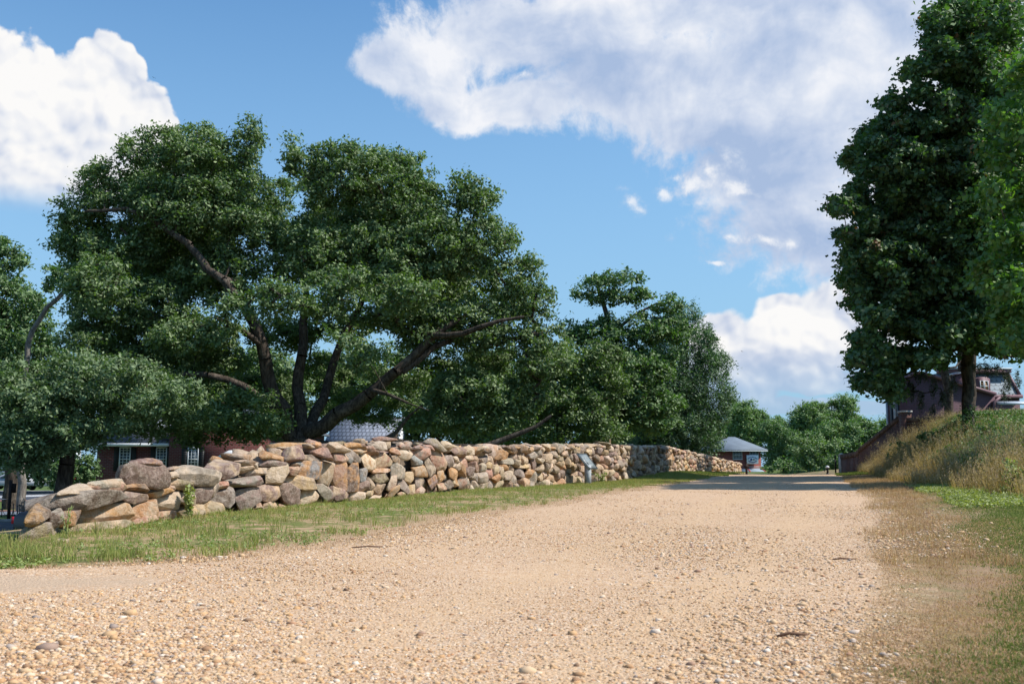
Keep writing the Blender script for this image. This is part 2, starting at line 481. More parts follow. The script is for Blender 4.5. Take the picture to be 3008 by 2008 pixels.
PEB = material('pebble_stone', fn_pebble, .8, .3)
def pebbles(n, y0, y1, size, inside=True, seed=1, pw=1.0):
    r = np.random.default_rng(seed)
    y = (y0 ** (1 - pw) + r.random(n) * (y1 ** (1 - pw) - y0 ** (1 - pw))) ** (1 / (1 - pw)) if pw != 1 else y0 * (y1 / y0) ** r.random(n)
    if inside: xa_, xb_ = np.maximum(Xl(y) - .35, -.56 * y - .4), np.minimum(Xr(y) + .06 + np.abs(r.normal(0, .12, n)), .56 * y + .4)
    else: xa_, xb_ = -.56 * y - .4, .56 * y + .4
    x = xa_ + (xb_ - xa_) * r.random(n)
    # gravel lies thicker in drifts, thinner in the wheel tracks
    k = .5 + .5 * np.sin(x * 1.7 + .3 * y) * np.sin(.5 * y - x + 2) + r.random(n) * .9
    s = size * np.exp(r.normal(0, .45, n)) * np.clip(k, .45, 1.5)
    bare = tracks(frac(x, y)) * (.6 + .4 * r.random(n)); sp_ = ((x + 3.6) / 2.0) ** 2 + ((y - 5.25) / .62) ** 2
    s = s * np.where(r.random(n) < bare * .75, .45, 1) * np.where(sp_ < .8, .35, 1)
    sc = np.stack([s * (.8 + .6 * r.random(n)), s * (.7 + .5 * r.random(n)), s * (.35 + .4 * r.random(n))], 1)
    V = ICO_V[None] * (1 + r.normal(0, .16, (n, 12, 1))) * sc[:, None]
    a = r.random(n) * 6.28; ca, sa = np.cos(a)[:, None], np.sin(a)[:, None]
    V = np.stack([V[..., 0] * ca - V[..., 1] * sa, V[..., 0] * sa + V[..., 1] * ca, V[..., 2]], 2)
    V += np.stack([x, y, Z(x, y) + .009 + sc[:, 2] * .15], 1)[:, None]
    Fc = (ICO_F[None] + (np.arange(n) * 12)[:, None, None]).reshape(-1, 3)
    return V.reshape(-1, 3), Fc


va, fa = pebbles(120000, 2.3, 13, .0031, seed=2)
vb, fb = pebbles(60000, 2.4, 26, .0043, seed=3)
vc, fc = pebbles(500, 2.8, 30, .0075, seed=4)
def side_pebbles(n, size, seed):
    V, Fc = pebbles(n, 2.5, 22, size, seed=seed); V = V.reshape(-1, 12, 3); r = np.random.default_rng(seed)
    c = V.mean(1); left = r.random(n) < .45; y = c[:, 1]
    off = np.abs(r.normal(0, .45, n)) * np.where(left, 1, 1 + .25 * (y < 9))
    nx = np.where(left, np.maximum(Xl(y), -.6 * y) - off * .8, Xr(y) + off)
    sh = np.stack([nx - c[:, 0], 0 * nx, Z(nx, y) - Z(c[:, 0], y)], 1)
    return (V + sh[:, None]).reshape(-1, 3), Fc


vd, fd = side_pebbles(12000, .0056, 8); ve, fe = side_pebbles(30000, .0034, 9)
tag(mesh('gravel', np.concatenate([va, vb, vc, vd, ve]), np.concatenate([fa, fb + len(va), fc + len(va) + len(vb), fd + len(va) + len(vb) + len(vc), fe + len(va) + len(vb) + len(vc) + len(vd)]), PEB, smooth=False),
    'loose tan and white gravel scattered over the dirt road', 'gravel', kind='stuff')
# ------------------------------------------------------------------ dry stone wall
def icosphere(k):
    bm = bmesh.new(); bmesh.ops.create_icosphere(bm, subdivisions=k, radius=1)
    v = np.array([q.co[:] for q in bm.verts]); f = np.array([[q.index for q in p.verts] for p in bm.faces]); bm.free()
    return v, f
ICOS = {k: icosphere(k) for k in (2, 3, 4, 5)}


def sinnoise(p, freq, r, n=7):
    o = np.zeros(len(p))
    for i in range(n):
        k = r.normal(0, 1, 3); k *= freq * (.6 + .9 * r.random()) / np.linalg.norm(k)
        o += np.sin(p @ k + r.random() * 6.28)
    return o / n


def rock(poly, c0, c1, level, seed, sharp=110, rough=1.0, shear=0., flat=.24):
    """poly: (n,2) outline (a sideways, b up) in metres about its centre; c0 front, c1 back extent along depth.
    returns vertices (a, depth, b) of a stone whose silhouette is the outline"""
    r = np.random.default_rng(seed)
    V, Fc = ICOS[level]
    w, h = np.ptp(poly[:, 0]) / 2, np.ptp(poly[:, 1]) / 2; dd = (c0 + c1) / 2
    D = V * np.array([w, dd, h]); D /= np.linalg.norm(D, axis=1)[:, None]
    planes = []
    n = len(poly)
    area = 0
    for i in range(n):
        x0, z0 = poly[i]; x1, z1 = poly[(i + 1) % n]; area += x0 * z1 - x1 * z0
    sg = 1 if area > 0 else -1
    for i in range(n):
        p, q = poly[i], poly[(i + 1) % n]
        e = q - p; L = np.linalg.norm(e)
        if L < 1e-5: continue
        nn = np.array([e[1], -e[0]]) / L * sg
        hh = max(p @ nn, 1e-3)
        ty = r.normal(0, .16)
        nrm = np.array([nn[0], ty, nn[1]]); l = np.linalg.norm(nrm)
        planes.append((nrm / l, hh / l))
    for s, c, k in ((-1, c0, 4), (1, c1, 1)):
        for j in range(k):
            tx, tz = r.normal(0, flat + .38 * (j > 0), 2)
            nrm = np.array([tx, s, tz]); l = np.linalg.norm(nrm)
            planes.append((nrm / l, c * (1 + .05 * j) / l))
    for j in range(3):      # broken corners
        a = r.random() * 6.28; nrm = np.array([math.cos(a) * .8, -.7 + .2 * r.random(), math.sin(a) * .8]); nrm /= np.linalg.norm(nrm)
        planes.append((nrm, (abs(nrm[0]) * w + abs(nrm[1]) * c0 + abs(nrm[2]) * h) * (.88 + .12 * r.random())))
    acc = np.zeros(len(D))
    for nrm, hh in planes:
        acc += np.clip(D @ nrm / hh, 0, None) ** sharp
    rad = acc ** (-1 / sharp)
    p = D * rad[:, None]
    m = min(w, h, dd)
    N = D
    for j in range({2: 8, 3: 16, 4: 22, 5: 30}[level]):     # flat breaks knocked off the body
        a = r.random() * 6.28; f_ = -(1.5 + 2.2 * r.random()) if j % 6 else r.normal(0, .4)
        nn = np.array([math.cos(a) / w, f_ / dd, math.sin(a) / h]) * m; nn /= np.linalg.norm(nn)
        dt = p @ nn; hh = dt.max() * ((.84 + .13 * r.random()) if j % 6 else (.90 + .08 * r.random())); ov = np.clip(dt - hh, 0, None)
        p = p - ov[:, None] * nn
    p = p + N * (sinnoise(p, 3.2 / m, r) * .020 + sinnoise(p, 8 / m, r) * .014 + sinnoise(p, 20 / m, r, 9) * .012 * (level > 3))[:, None] * m * rough * 1.5
    # bedding ledges
    lb = sinnoise(p * np.array([.2, .2, 1]), 9 / m, r, 4)
    p = p + N * (np.abs(lb)[:, None] - .3) * m * .04 * rough
    p[:, 1] += p[:, 0] * shear
    return p, Fc


PAL = {'T': (.50, .36, .235), 'W': (.58, .455, .33), 'O': (.48, .26, .115), 'P': (.27, .18, .15), 'G': (.32, .26, .21), 'D': (.17, .12, .088),
       'B': (.32, .33, .31), 'R': (.43, .235, .16), 'M': (.27, .22, .13), 'Y': (.56, .39, .21)}


def fn_stone(b):
    p = tcoord('Position')
    base = attr('stone_col', 'Color'); alt = attr('stone_alt', 'Color'); sd = attr('seed')
    q = VM('ADD', p, comb(sd * 13.1, sd * 7.7, sd * 3.3))
    n1 = noise(q, 5.5, 5, .6, .4); n2 = noise(q, 19, 6, .68); n3 = noise(q, 75, 5, .7)
    strat = noise(VM('MULTIPLY', VM('ADD', q, VM('SCALE', noise(q, 3, 2, .5, color=True), scale=.25)), (1.6, 1.6, 5)), 6, 5, .7)
    c = mix(ramp(n1, .42, .62), base, alt)
    c = mix(ramp(n2, .38, .72) * .55, c, mix(1.0, c, (.60, .55, .50), 'MULTIPLY'))
    c = mix(ramp(n2, .60, .42) * ramp(n3, .35, .65) * .36, c, (.60, .50, .41))
    c = mix(ramp(strat, .60, .72) * .4, c, mix(1.0, c, (.45, .40, .36), 'MULTIPLY'))
    lich = ramp(noise(q, 9, 4, .6), .62, .70) * ramp(n3, .45, .62)
    c = mix(lich * .35, c, (.50, .50, .44))
    spots = ramp(voro(q, 26), .16, .08) * ramp(n1, .55, .6)
    c = mix(spots * .6, c, (.58, .56, .50))
    setin(b.inputs['Base Color'], c)
    bump(b, n2 * 1.0 + n3 * .6 + strat * .5, 1.0, .026)


STONE = material('field_stone', fn_stone, .9, .15)
wall = empty('stone_wall', (WX[0], WD[0], 0), 'long dry stone wall of rough tan and brown fieldstones beside the gravel road', 'wall')
WLOC = np.array(wall.location)
# dense table of the wall's line for ray lookups
TY = np.linspace(7.2, 80, 4000); TX = Xw(TY); TR = TX / TY


def wall_hit(u, v):
    p = P(u, v, 1.0); r = p[0]
    y = float(np.interp(r, TR, TY))
    return P(u, v, y)


def wall_dir(y):
    t = np.array([Xw(y + .5) - Xw(y - .5), 1.0]); return t / np.linalg.norm(t)


def stone_cols(code, r):
    a = PAL[code[0]]; bq = PAL[code[1]] if len(code) > 1 else PAL[r.choice(list('TTWGDPO'))]
    k = 1 + r.normal(0, .10)
    a = np.array(a) * k * (1 + r.normal(0, .03, 3)); bq = (np.array(bq) * .55 + a * .45) if len(code) < 2 else np.array(bq)
    return np.clip(a, 0, 1), np.clip(bq, 0, 1)


def traced(pts, code, seed, level=4, push=0., depth=None, grow=1.045):
    """a stone outlined on the photo: its outline at its true distance, at right angles to the line of sight, real depth behind"""
    r = np.random.default_rng(seed)
    pts = np.array(pts, float); c = pts.mean(0)
    C = wall_hit(*c)
    view = np.array([C[0], C[1], 0]); dist = np.linalg.norm(view); view /= dist
    rt = np.array([view[1], -view[0], 0])
    px = dist / F / 1.0
    poly = np.stack([(pts[:, 0] - c[0]) * px, -(pts[:, 1] - c[1]) * px], 1)
    poly -= (poly.max(0) + poly.min(0)) / 2 * 0
    poly *= grow
    w, h = np.ptp(poly[:, 0]), np.ptp(poly[:, 1])
    wd = wall_dir(C[1]); lat = wd @ rt[:2]; fw = wd @ view[:2]
    k = min(fw / max(lat, .25) * .45, .20 / (w / 2))
    dep = depth or max(.16, min(.34, .5 * (w + h) * .55))
    p, Fc = rock(poly, dep, dep, level, seed, shear=k)
    W = C + np.outer(p[:, 0], rt) + np.outer(p[:, 1] + push + dep * .55, view) + np.outer(p[:, 2], [0, 0, 1])
    return W, Fc, stone_cols(code, r)


A1, A2, A3 = (0, 1250), (700, 1230), (200, 1250)
SCL = 700 / 2349
TR1 = [  # near end, first crop
 (A1, 'GD', (350,780),(500,695),(640,665),(1120,658),(1215,720),(1205,770),(800,815),(480,820),(380,805)),
 (A1, 'OD', (283,880),(330,835),(440,822),(475,850),(440,930),(380,975),(310,970)),
 (A1, 'MG', (215,1120),(230,1040),(300,985),(470,985),(490,1110),(300,1150)),
 (A1, 'GD', (475,900),(520,850),(600,850),(610,960),(560,1000),(480,985)),
 (A1, 'DO', (600,860),(780,850),(720,990),(600,990)),
 (A1, 'OT', (670,870),(840,815),(1190,795),(1280,895),(1240,930),(1000,980),(860,975),(690,945)),
 (A1, 'TM', (470,1040),(700,985),(1180,955),(1250,1000),(1000,1110),(500,1115)),
 (A1, 'TW', (600,655),(650,625),(860,612),(900,640),(900,680),(600,690)),
 (A1, 'GT', (880,600),(960,545),(1080,530),(1180,535),(1185,590),(950,620)),
 (A1, 'TR', (845,660),(930,580),(1190,565),(1220,600),(1190,645),(950,670)),
 (A1, 'PT', (1050,650),(1200,645),(1440,690),(1455,735),(1210,800),(1200,720)),
 (A1, 'PD', (1175,560),(1200,450),(1240,395),(1370,360),(1590,400),(1622,450),(1620,600),(1480,640),(1290,580)),
 (A1, 'PO', (1285,370),(1350,335),(1500,322),(1580,360),(1575,400),(1300,400)),
 (A1, 'DO', (1220,590),(1420,588),(1455,640),(1430,662),(1240,640)),
 (A1, 'OT', (1255,940),(1290,830),(1380,770),(1520,750),(1535,890),(1340,945)),
 (A1, 'TW', (1500,730),(1560,690),(1740,675),(1765,730),(1740,820),(1620,848),(1530,830)),
 (A1, 'OT', (1440,660),(1640,620),(1700,640),(1500,720),(1450,715)),
 (A1, 'TO', (1640,580),(1710,600),(1712,650),(1640,670),(1620,620)),
 (A1, 'MT', (1620,520),(1720,520),(1890,570),(1895,605),(1840,640),(1700,605),(1620,560)),
 (A1, 'TW', (1615,450),(1700,445),(1750,510),(1700,525),(1620,510)),
 (A1, 'TP', (1625,430),(1680,405),(1770,410),(1700,445),(1630,450)),
 (A1, 'GW', (1710,430),(1800,405),(2000,420),(2140,455),(2150,540),(2090,585),(1920,588),(1880,560),(1740,490)),
 (A1, 'TG', (1710,640),(1850,645),(1920,700),(1920,770),(1840,795),(1750,730)),
 (A1, 'PG', (1885,610),(2050,592),(2090,640),(2050,740),(1940,775),(1890,670)),
 (A1, 'GW', (2070,600),(2150,552),(2160,610),(2110,700),(2080,690)),
 (A1, 'TY', (1730,850),(1830,800),(2000,830),(2015,880),(1940,915),(1760,940)),
 (A1, 'RT', (1530,850),(1720,840),(1730,930),(1560,955)),
 (A1, 'TY', (1990,800),(2060,750),(2180,770),(2205,830),(2160,890),(2020,895)),
 (A1, 'GD', (2060,720),(2130,650),(2230,620),(2300,650),(2315,740),(2250,805),(2150,765)),
 (A1, 'PT', (2020,430),(2060,390),(2280,360),(2360,380),(2340,480),(2200,528),(2150,500)),
 (A1, 'RW', (2150,555),(2235,550),(2240,615),(2150,630)),
 (A1, 'TR', (1200,1000),(1300,940),(1520,900),(1540,940),(1450,975),(1250,1010)),
 (A2, 'TG', (-20,415),(60,405),(170,420),(140,455),(-20,455)),
 (A2, 'TW', (-20,450),(130,448),(160,490),(60,522),(-20,525)),
 (A2, 'GW', (130,430),(190,435),(195,490),(160,495)),
 (A2, 'TG', (20,545),(120,490),(270,480),(275,540),(160,562),(70,568)),
 (A2, 'GP', (-120,660),(-112,605),(60,575),(190,560),(235,630),(200,660),(0,668)),
 (A2, 'PG', (180,450),(240,385),(330,385),(470,440),(460,462),(250,474)),
 (A2, 'OY', (205,360),(260,322),(330,345),(420,380),(420,408),(240,400)),
 (A2, 'TW', (270,475),(460,465),(480,540),(430,630),(260,645),(218,600),(272,545)),
 (A2, 'PT', (440,300),(480,282),(600,278),(637,330),(637,410),(480,422),(438,390)),
 (A2, 'PR', (500,275),(760,272),(880,300),(940,410),(900,442),(740,400),(640,320)),
 (A2, 'DT', (640,355),(720,350),(800,405),(760,437),(640,412)),
 (A2, 'TR', (470,470),(590,465),(597,500),(570,558),(500,545)),
 (A2, 'TY', (440,610),(490,555),(600,560),(730,590),(765,692),(650,700),(540,662)),
 (A2, 'BO', (575,540),(610,420),(820,425),(805,520),(780,592),(620,578)),
 (A2, 'TW', (815,420),(945,450),(930,560),(890,655),(775,622),(790,520)),
 (A2, 'BW', (520,440),(560,420),(620,418),(610,462),(530,462)),
 (A2, 'PT', (630,250),(700,240),(740,260),(740,285),(640,285)),
 (A2, 'OP', (720,248),(810,236),(837,290),(740,290)),
 (A2, 'TW', (862,282),(900,233),(970,235),(1100,300),(1080,328),(920,328)),
 (A2, 'RT', (925,340),(1010,328),(1075,390),(1060,422),(940,412)),
 (A2, 'BG', (1020,340),(1100,338),(1137,400),(1110,442),(1070,420)),
 (A2, 'DG', (1050,320),(1120,313),(1212,390),(1200,428),(1140,418)),
 (A2, 'OP', (1040,242),(1130,228),(1240,243),(1262,278),(1110,295),(1050,275)),
 (A2, 'TO', (1108,298),(1200,280),(1250,320),(1210,348),(1130,328)),
 (A2, 'PR', (1265,205),(1400,170),(1560,193),(1562,292),(1460,292),(1360,225),(1270,240)),
 (A2, 'WD', (1262,245),(1360,218),(1450,228),(1467,290),(1380,308),(1290,282)),
 (A2, 'DR', (1240,290),(1350,298),(1387,332),(1260,348)),
 (A2, 'RO', (928,445),(1000,410),(1060,432),(1068,700),(918,642)),
 (A2, 'DO', (1055,442),(1175,430),(1194,640),(1180,712),(1055,704)),
 (A2, 'WO', (1202,362),(1260,343),(1342,410),(1352,482),(1290,512),(1240,492),(1208,405)),
 (A2, 'TR', (1318,385),(1330,343),(1440,330),(1507,400),(1497,462),(1350,484)),
 (A2, 'BG', (1188,500),(1240,486),(1272,512),(1257,592),(1198,602)),
 (A2, 'TO', (1298,512),(1350,488),(1482,490),(1482,522),(1330,534)),
 (A2, 'MD', (1268,548),(1340,528),(1450,548),(1477,590),(1440,628),(1300,592)),
 (A2, 'PT', (1176,642),(1240,596),(1282,620),(1288,692),(1200,716)),
 (A2, 'DT', (1258,590),(1290,578),(1352,660),(1300,694)),
 (A2, 'TD', (1318,702),(1360,648),(1452,643),(1402,742),(1320,758)),
 (A2, 'GW', (1503,420),(1560,428),(1634,480),(1634,582),(1600,592),(1508,572)),
 (A2, 'TW', (1458,692),(1500,580),(1562,558),(1562,622),(1492,702)),
 (A2, 'OT', (1448,772),(1540,670),(1592,648),(1584,702),(1500,784)),
 (A2, 'PG', (1556,600),(1620,598),(1684,690),(1674,752),(1590,684)),
 (A2, 'TY', (1636,530),(1720,523),(1729,590),(1690,644),(1628,612)),
 (A2, 'GW', (1732,570),(1790,553),(1833,600),(1792,684),(1738,702)),
 (A2, 'TY', (1658,660),(1740,648),(1744,742),(1690,754)),
 (A2, 'WR', (1748,700),(1800,663),(1844,700),(1832,732),(1706,774)),
 (A2, 'RG', (1696,320),(1800,283),(1882,288),(1894,350),(1820,402),(1718,372)),
 (A2, 'BG', (1696,390),(1730,358),(1818,420),(1812,447),(1708,462)),
 (A2, 'MG', (1816,240),(1880,193),(1940,198),(2054,310),(2012,334),(1930,295)),
 (A2, 'RP', (1816,256),(1900,258),(1930,305),(1830,298)),
 (A2, 'RT', (1880,300),(1960,293),(2049,430),(2034,482),(1960,518),(1896,400)),
 (A2, 'OT', (1696,480),(1820,457),(1864,560),(1728,549)),
 (A2, 'DW', (1826,420),(1870,383),(1944,480),(1944,532),(1882,570)),
 (A2, 'PO', (1856,590),(1950,548),(1958,640),(1900,704)),
 (A2, 'OT', (1956,520),(2020,512),(2034,580),(1960,644)),
 (A2, 'PR', (1696,288),(1780,253),(1824,270),(1760,304)),
 (A2, 'RG', (1576,260),(1660,243),(1704,300),(1600,294)),
 (A2, 'WT', (1556,290),(1640,288),(1719,350),(1682,404),(1620,404),(1566,332)),
 (A2, 'RO', (1476,300),(1530,283),(1564,300),(1614,374),(1540,349),(1498,342)),
 (A2, 'TG', (1496,360),(1550,348),(1594,410),(1582,444),(1508,414)),
 (A2, 'TW', (1996,225),(2060,220),(2109,250),(2104,294),(2036,294)),
 (A2, 'PT', (2106,290),(2200,278),(2254,310),(2244,354),(2146,364)),
 (A2, 'TW', (2221,292),(2270,253),(2329,290),(2324,354),(2256,349)),
 (A2, 'GP', (-5,700),(120,668),(200,688),(222,802),(100,884),(20,884)),
 (A2, 'TP', (183,672),(260,650),(392,670),(402,720),(382,792),(290,818),(213,782)),
 (A2, 'PD', (348,650),(500,638),(592,700),(592,862),(530,874),(400,802),(388,722)),
 (A2, 'WT', (598,705),(740,698),(788,760),(744,824),(660,854),(598,832)),
 (A2, 'GP', (748,645),(830,638),(912,700),(934,792),(850,818),(788,702)),
 (A2, 'PT', (898,653),(970,668),(1064,720),(1054,792),(960,808),(918,732)),
]
TR2 = [
 (A2, 'WT', (1058,725),(1140,713),(1248,735),(1244,792),(1080,824)),
 (A2, 'GD', (2036,370),(2110,368),(2124,440),(2080,484),(2031,432)),
 (A2, 'OY', (2066,500),(2130,483),(2159,530),(2134,602),(2078,574)),
 (A2, 'PD', (2201,512),(2270,468),(2334,480),(2314,554),(2206,554)),
 (A2, 'GR', (2166,600),(2240,558),(2284,640),(2274,694),(2176,694)),
 (A2, 'DG', (2011,642),(2080,598),(2114,660),(2060,684)),
 (A2, 'TO', (2096,610),(2150,588),(2174,650),(2120,669)),
 (A2, 'TR', (1956,640),(2000,628),(2049,700),(1970,704)),
 (A2, 'WT', (2146,450),(2190,428),(2224,490),(2170,514)),
 (A2, 'TY', (226,894),(250,838),(320,813),(384,894)),
 (A2, 'TR', (378,884),(400,833),(514,874),(500,899)),
 (A2, 'TR', (86,894),(220,843),(239,884)),
 (A2, 'TY', (1248,710),(1320,703),(1324,754),(1255,774)),
 (A2, 'TW', (1246,804),(1330,753),(1404,770),(1380,794)),
 (A2, 'TR', (1566,742),(1640,723),(1664,770),(1590,784)),
 (A2, 'TW', (2110,370),(2160,370),(2180,420),(2140,440)),
 (A2, 'TW', (2240,360),(2310,352),(2310,400),(2250,410)),
 (A2, 'GT', (2110,440),(2150,440),(2150,490),(2110,490)),
]


def emit(name, V, Fc, cols, parent=None, seed=0):
    n = len(V)
    return mesh(name, V - WLOC, Fc, STONE, parent, smooth=False, attrs={'stone_col': np.tile(cols[0], (n, 1)), 'stone_alt': np.tile(cols[1], (n, 1)), 'seed': np.full(n, (seed * .618) % 1 * 9)})


BATCH = []
def batch(V, Fc, cols, seed): BATCH.append((V, Fc, cols, seed))


k = 0
for L, asparts in ((TR1, True), (TR2, False)):
    for (org, code, *pts) in L:
        px = [(org[0] + a * SCL, org[1] + b * SCL) for a, b in pts]
        q = np.array(px); area = np.ptp(q[:, 0]) * np.ptp(q[:, 1])
        rr = random.Random(k)
        V, Fc, cols = traced(px, code, 100 + k, level=5 if area > 3500 else 4 if area > 500 else 3, push=rr.uniform(-.03, .03))
        if asparts and k < 100: emit('stone', V, Fc, cols, wall, k)
        else: batch(V, Fc, cols, k)
        k += 1


# cells for the rest of the wall face, in metres along (s) and up (h)
def cell(c, others):
    poly = [np.array(q, float) for q in ((c[0] - 1, c[1] - 1), (c[0] + 1, c[1] - 1), (c[0] + 1, c[1] + 1), (c[0] - 1, c[1] + 1))]
    for o in others:
        m = (c + o) / 2; n = o - c; out = []
        for i in range(len(poly)):
            a, b = poly[i], poly[(i + 1) % len(poly)]; da, db = (a - m) @ n, (b - m) @ n
            if da <= 0: out.append(a)
            if da * db < 0: out.append(a + (b - a) * da / (da - db))
        poly = out
        if len(poly) < 3: return None
    # drop very short edges
    pl = [poly[i] for i in range(len(poly)) if np.linalg.norm(poly[i] - poly[i - 1]) > .03]
    return np.array(pl) if len(pl) >= 3 else None


# arc length along the wall's line
AL = np.concatenate([[0], np.cumsum(np.hypot(np.diff(TX), np.diff(TY)))])
def at_s(s):
    y = np.interp(s, AL, TY); return np.array([np.interp(s, AL, TX), y])
def s_of_y(y): return float(np.interp(y, TY, AL))


TOPU = [55, 150, 250, 340, 480, 600, 700, 760, 850, 1000, 1150, 1290, 1400, 1500, 1600, 1690, 1780, 1880, 1951, 2000, 2050, 2100, 2140, 2182]
TOPV = [1560, 1530, 1475, 1440, 1415, 1395, 1385, 1345, 1330, 1312, 1305, 1312, 1322, 1318, 1316, 1312, 1310, 1316, 1313, 1324, 1334, 1345, 1354, 1363]
def wall_height(y):
    """height of the wall above its foot at depth y"""
    x = float(np.interp(y, TY, TX)); z0 = float(Zw(y))
    u = 1504 + F * x / y * 1.0
    for _ in range(3):
        vv = np.interp(u, TOPU, TOPV); p = P(u, vv, y); u += (x - p[0]) / y * F
    return P(u, np.interp(u, TOPU, TOPV), y)[2] - z0


rs = np.random.default_rng(11)
def courses(s0, s1, cw, ch, hfun, jit=.40):
    pts = []; j = 0; h = ch * .5
    while h < 1.9:
        s = s0 + rs.random() * cw
        while s < s1:
            H = hfun(s)
            if h < H + ch * .35: pts.append((s + rs.normal(0, cw * jit * .5), h + rs.normal(0, ch * jit)))
            s += cw * (.6 + .9 * rs.random())
        h += ch * (.85 + .3 * rs.random())
    return np.array(pts)


def hf(s): return wall_height(np.interp(s, AL, TY))
def face_stones(s0, s1, cw, ch, level, side=1, thick=.20, inset=0., cols='TTTTTWWGGPDOYRGM', first=0):
    pts = courses(s0, s1, cw, ch, hf)
    asp = cw / ch
    Q = pts * np.array([1, asp])
    n = 0
    for i, c in enumerate(pts):
        d = np.abs(Q - Q[i]).max(1); nb = [Q[j] for j in np.argsort(((Q - Q[i]) ** 2).sum(1))[1:15]]
        H = hf(c[0])
        nb = nb + [np.array([Q[i][0], -Q[i][1] - .02])]
        pl = cell(Q[i], nb)
        if pl is None: continue
        pl = pl / np.array([1, asp])
        pl[:, 1] = np.minimum(pl[:, 1], H + .08 + .07 * rs.random())
        pl[:, 0] = np.clip(pl[:, 0], c[0] - cw * 1.1, c[0] + cw * 1.1)
        cc = pl.mean(0); pl = (pl - cc) * .985
        if np.ptp(pl[:, 0]) < .05 or np.ptp(pl[:, 1]) < .04: continue
        sd = first + 5000 + i
        th = thick * (.8 + .5 * rs.random())
        V, Fc = rock(pl, th * .5, th * .8, level, sd, sharp=60, rough=.9, flat=.30)
        b = at_s(cc[0]); y = b[1]; t = wall_dir(y); nrm = np.array([t[1], -t[0]]) * side
        out = rs.normal(0, .045) - inset
        W = np.zeros((len(V), 3))
        W[:, :2] = b + np.outer(V[:, 0], t) + np.outer(-V[:, 1] + out - .06, nrm)
        if side < 0: W[:, :2] += nrm * .62
        W[:, 2] = Zw(y) - .03 + cc[1] + V[:, 2]
        code = cols[int(rs.random() * len(cols))]
        batch(W, Fc, stone_cols(code, rs), sd); n += 1
    return n


n1 = face_stones(s_of_y(21.6), s_of_y(30), .42, .195, 4, first=0)
n1 += face_stones(s_of_y(29.8), s_of_y(46), .42, .195, 3, first=1000)
n2 = face_stones(s_of_y(45.7), s_of_y(79.3), .52, .22, 2, first=2000)
# small stones wedged behind the traced ones
n3 = face_stones(s_of_y(10.4), s_of_y(22.2), .34, .17, 2, thick=.16, inset=.20, cols='TDDGGPOTM', first=4000)
# the far face of the wall, towards the street
n4 = face_stones(s_of_y(13.0), s_of_y(40), .62, .26, 2, side=-1, thick=.22, first=6000)
# cap stones lying across the top
s = s_of_y(20.8); i = 0
while s < s_of_y(79):
    y = float(np.interp(s, AL, TY)); H = hf(s)
    big = rs.random() < .3
    w = rs.uniform(.22, .45) * (1.25 if big else 1); h = rs.uniform(.10, .17) * (1.5 if big else 1)
    n = 7; an = np.sort(rs.random(n) * .5 + np.arange(n)) / n * 2 * np.pi
    pl = np.stack([np.cos(an) * w * .5, np.sin(an) * h * .5], 1) * (1 + rs.normal(0, .10, (n, 1)))
    V, Fc = rock(pl, .20, .22, 3 if y < 45 else 2, 9000 + i, sharp=20)
    a = rs.normal(0, .5); V = V @ np.array([[math.cos(a), math.sin(a), 0], [-math.sin(a), math.cos(a), 0], [0, 0, 1]])
    t = wall_dir(y); nrm = np.array([t[1], -t[0]]); b = at_s(s)
    W = np.zeros((len(V), 3))
    W[:, :2] = b + np.outer(V[:, 0], t) + np.outer(-V[:, 1] - rs.uniform(.05, .5), nrm)
    W[:, 2] = Zw(y) + H + V[:, 2] + rs.uniform(-.05, .03)
    batch(W, Fc, stone_cols('TTWGPDORTW'[int(rs.random() * 10)], rs), 9000 + i)
    s += w * rs.uniform(.35, .8); i += 1
# the rubble heart of the wall: one band of stone between the faces
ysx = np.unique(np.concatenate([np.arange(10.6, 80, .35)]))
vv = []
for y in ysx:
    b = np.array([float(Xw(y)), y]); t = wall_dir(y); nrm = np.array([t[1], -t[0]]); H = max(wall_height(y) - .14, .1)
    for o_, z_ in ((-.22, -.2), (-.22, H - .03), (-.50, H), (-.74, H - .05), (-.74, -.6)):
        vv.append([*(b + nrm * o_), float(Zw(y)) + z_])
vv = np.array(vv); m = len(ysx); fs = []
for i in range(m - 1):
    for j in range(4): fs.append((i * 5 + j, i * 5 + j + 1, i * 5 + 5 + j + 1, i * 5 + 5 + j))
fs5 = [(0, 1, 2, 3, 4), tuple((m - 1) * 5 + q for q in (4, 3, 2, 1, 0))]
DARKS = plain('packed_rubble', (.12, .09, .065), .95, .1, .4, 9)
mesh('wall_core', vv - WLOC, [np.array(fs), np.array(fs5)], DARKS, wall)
Vs, Fs, c1, c2, sdv, off = [], [], [], [], [], 0
for V, Fc, cols, sd in BATCH:
    Vs.append(V); Fs.append(Fc + off); off += len(V)
    c1.append(np.tile(cols[0], (len(V), 1))); c2.append(np.tile(cols[1], (len(V), 1))); sdv.append(np.full(len(V), (sd * .618) % 1 * 9))
o = mesh('stone_courses', np.concatenate(Vs) - WLOC, np.concatenate(Fs), STONE, wall, smooth=False,
         attrs={'stone_col': np.concatenate(c1), 'stone_alt': np.concatenate(c2), 'seed': np.concatenate(sdv)})
o['kind'] = 'stuff'
print('stones', n1, n2, n3, n4, len(BATCH))
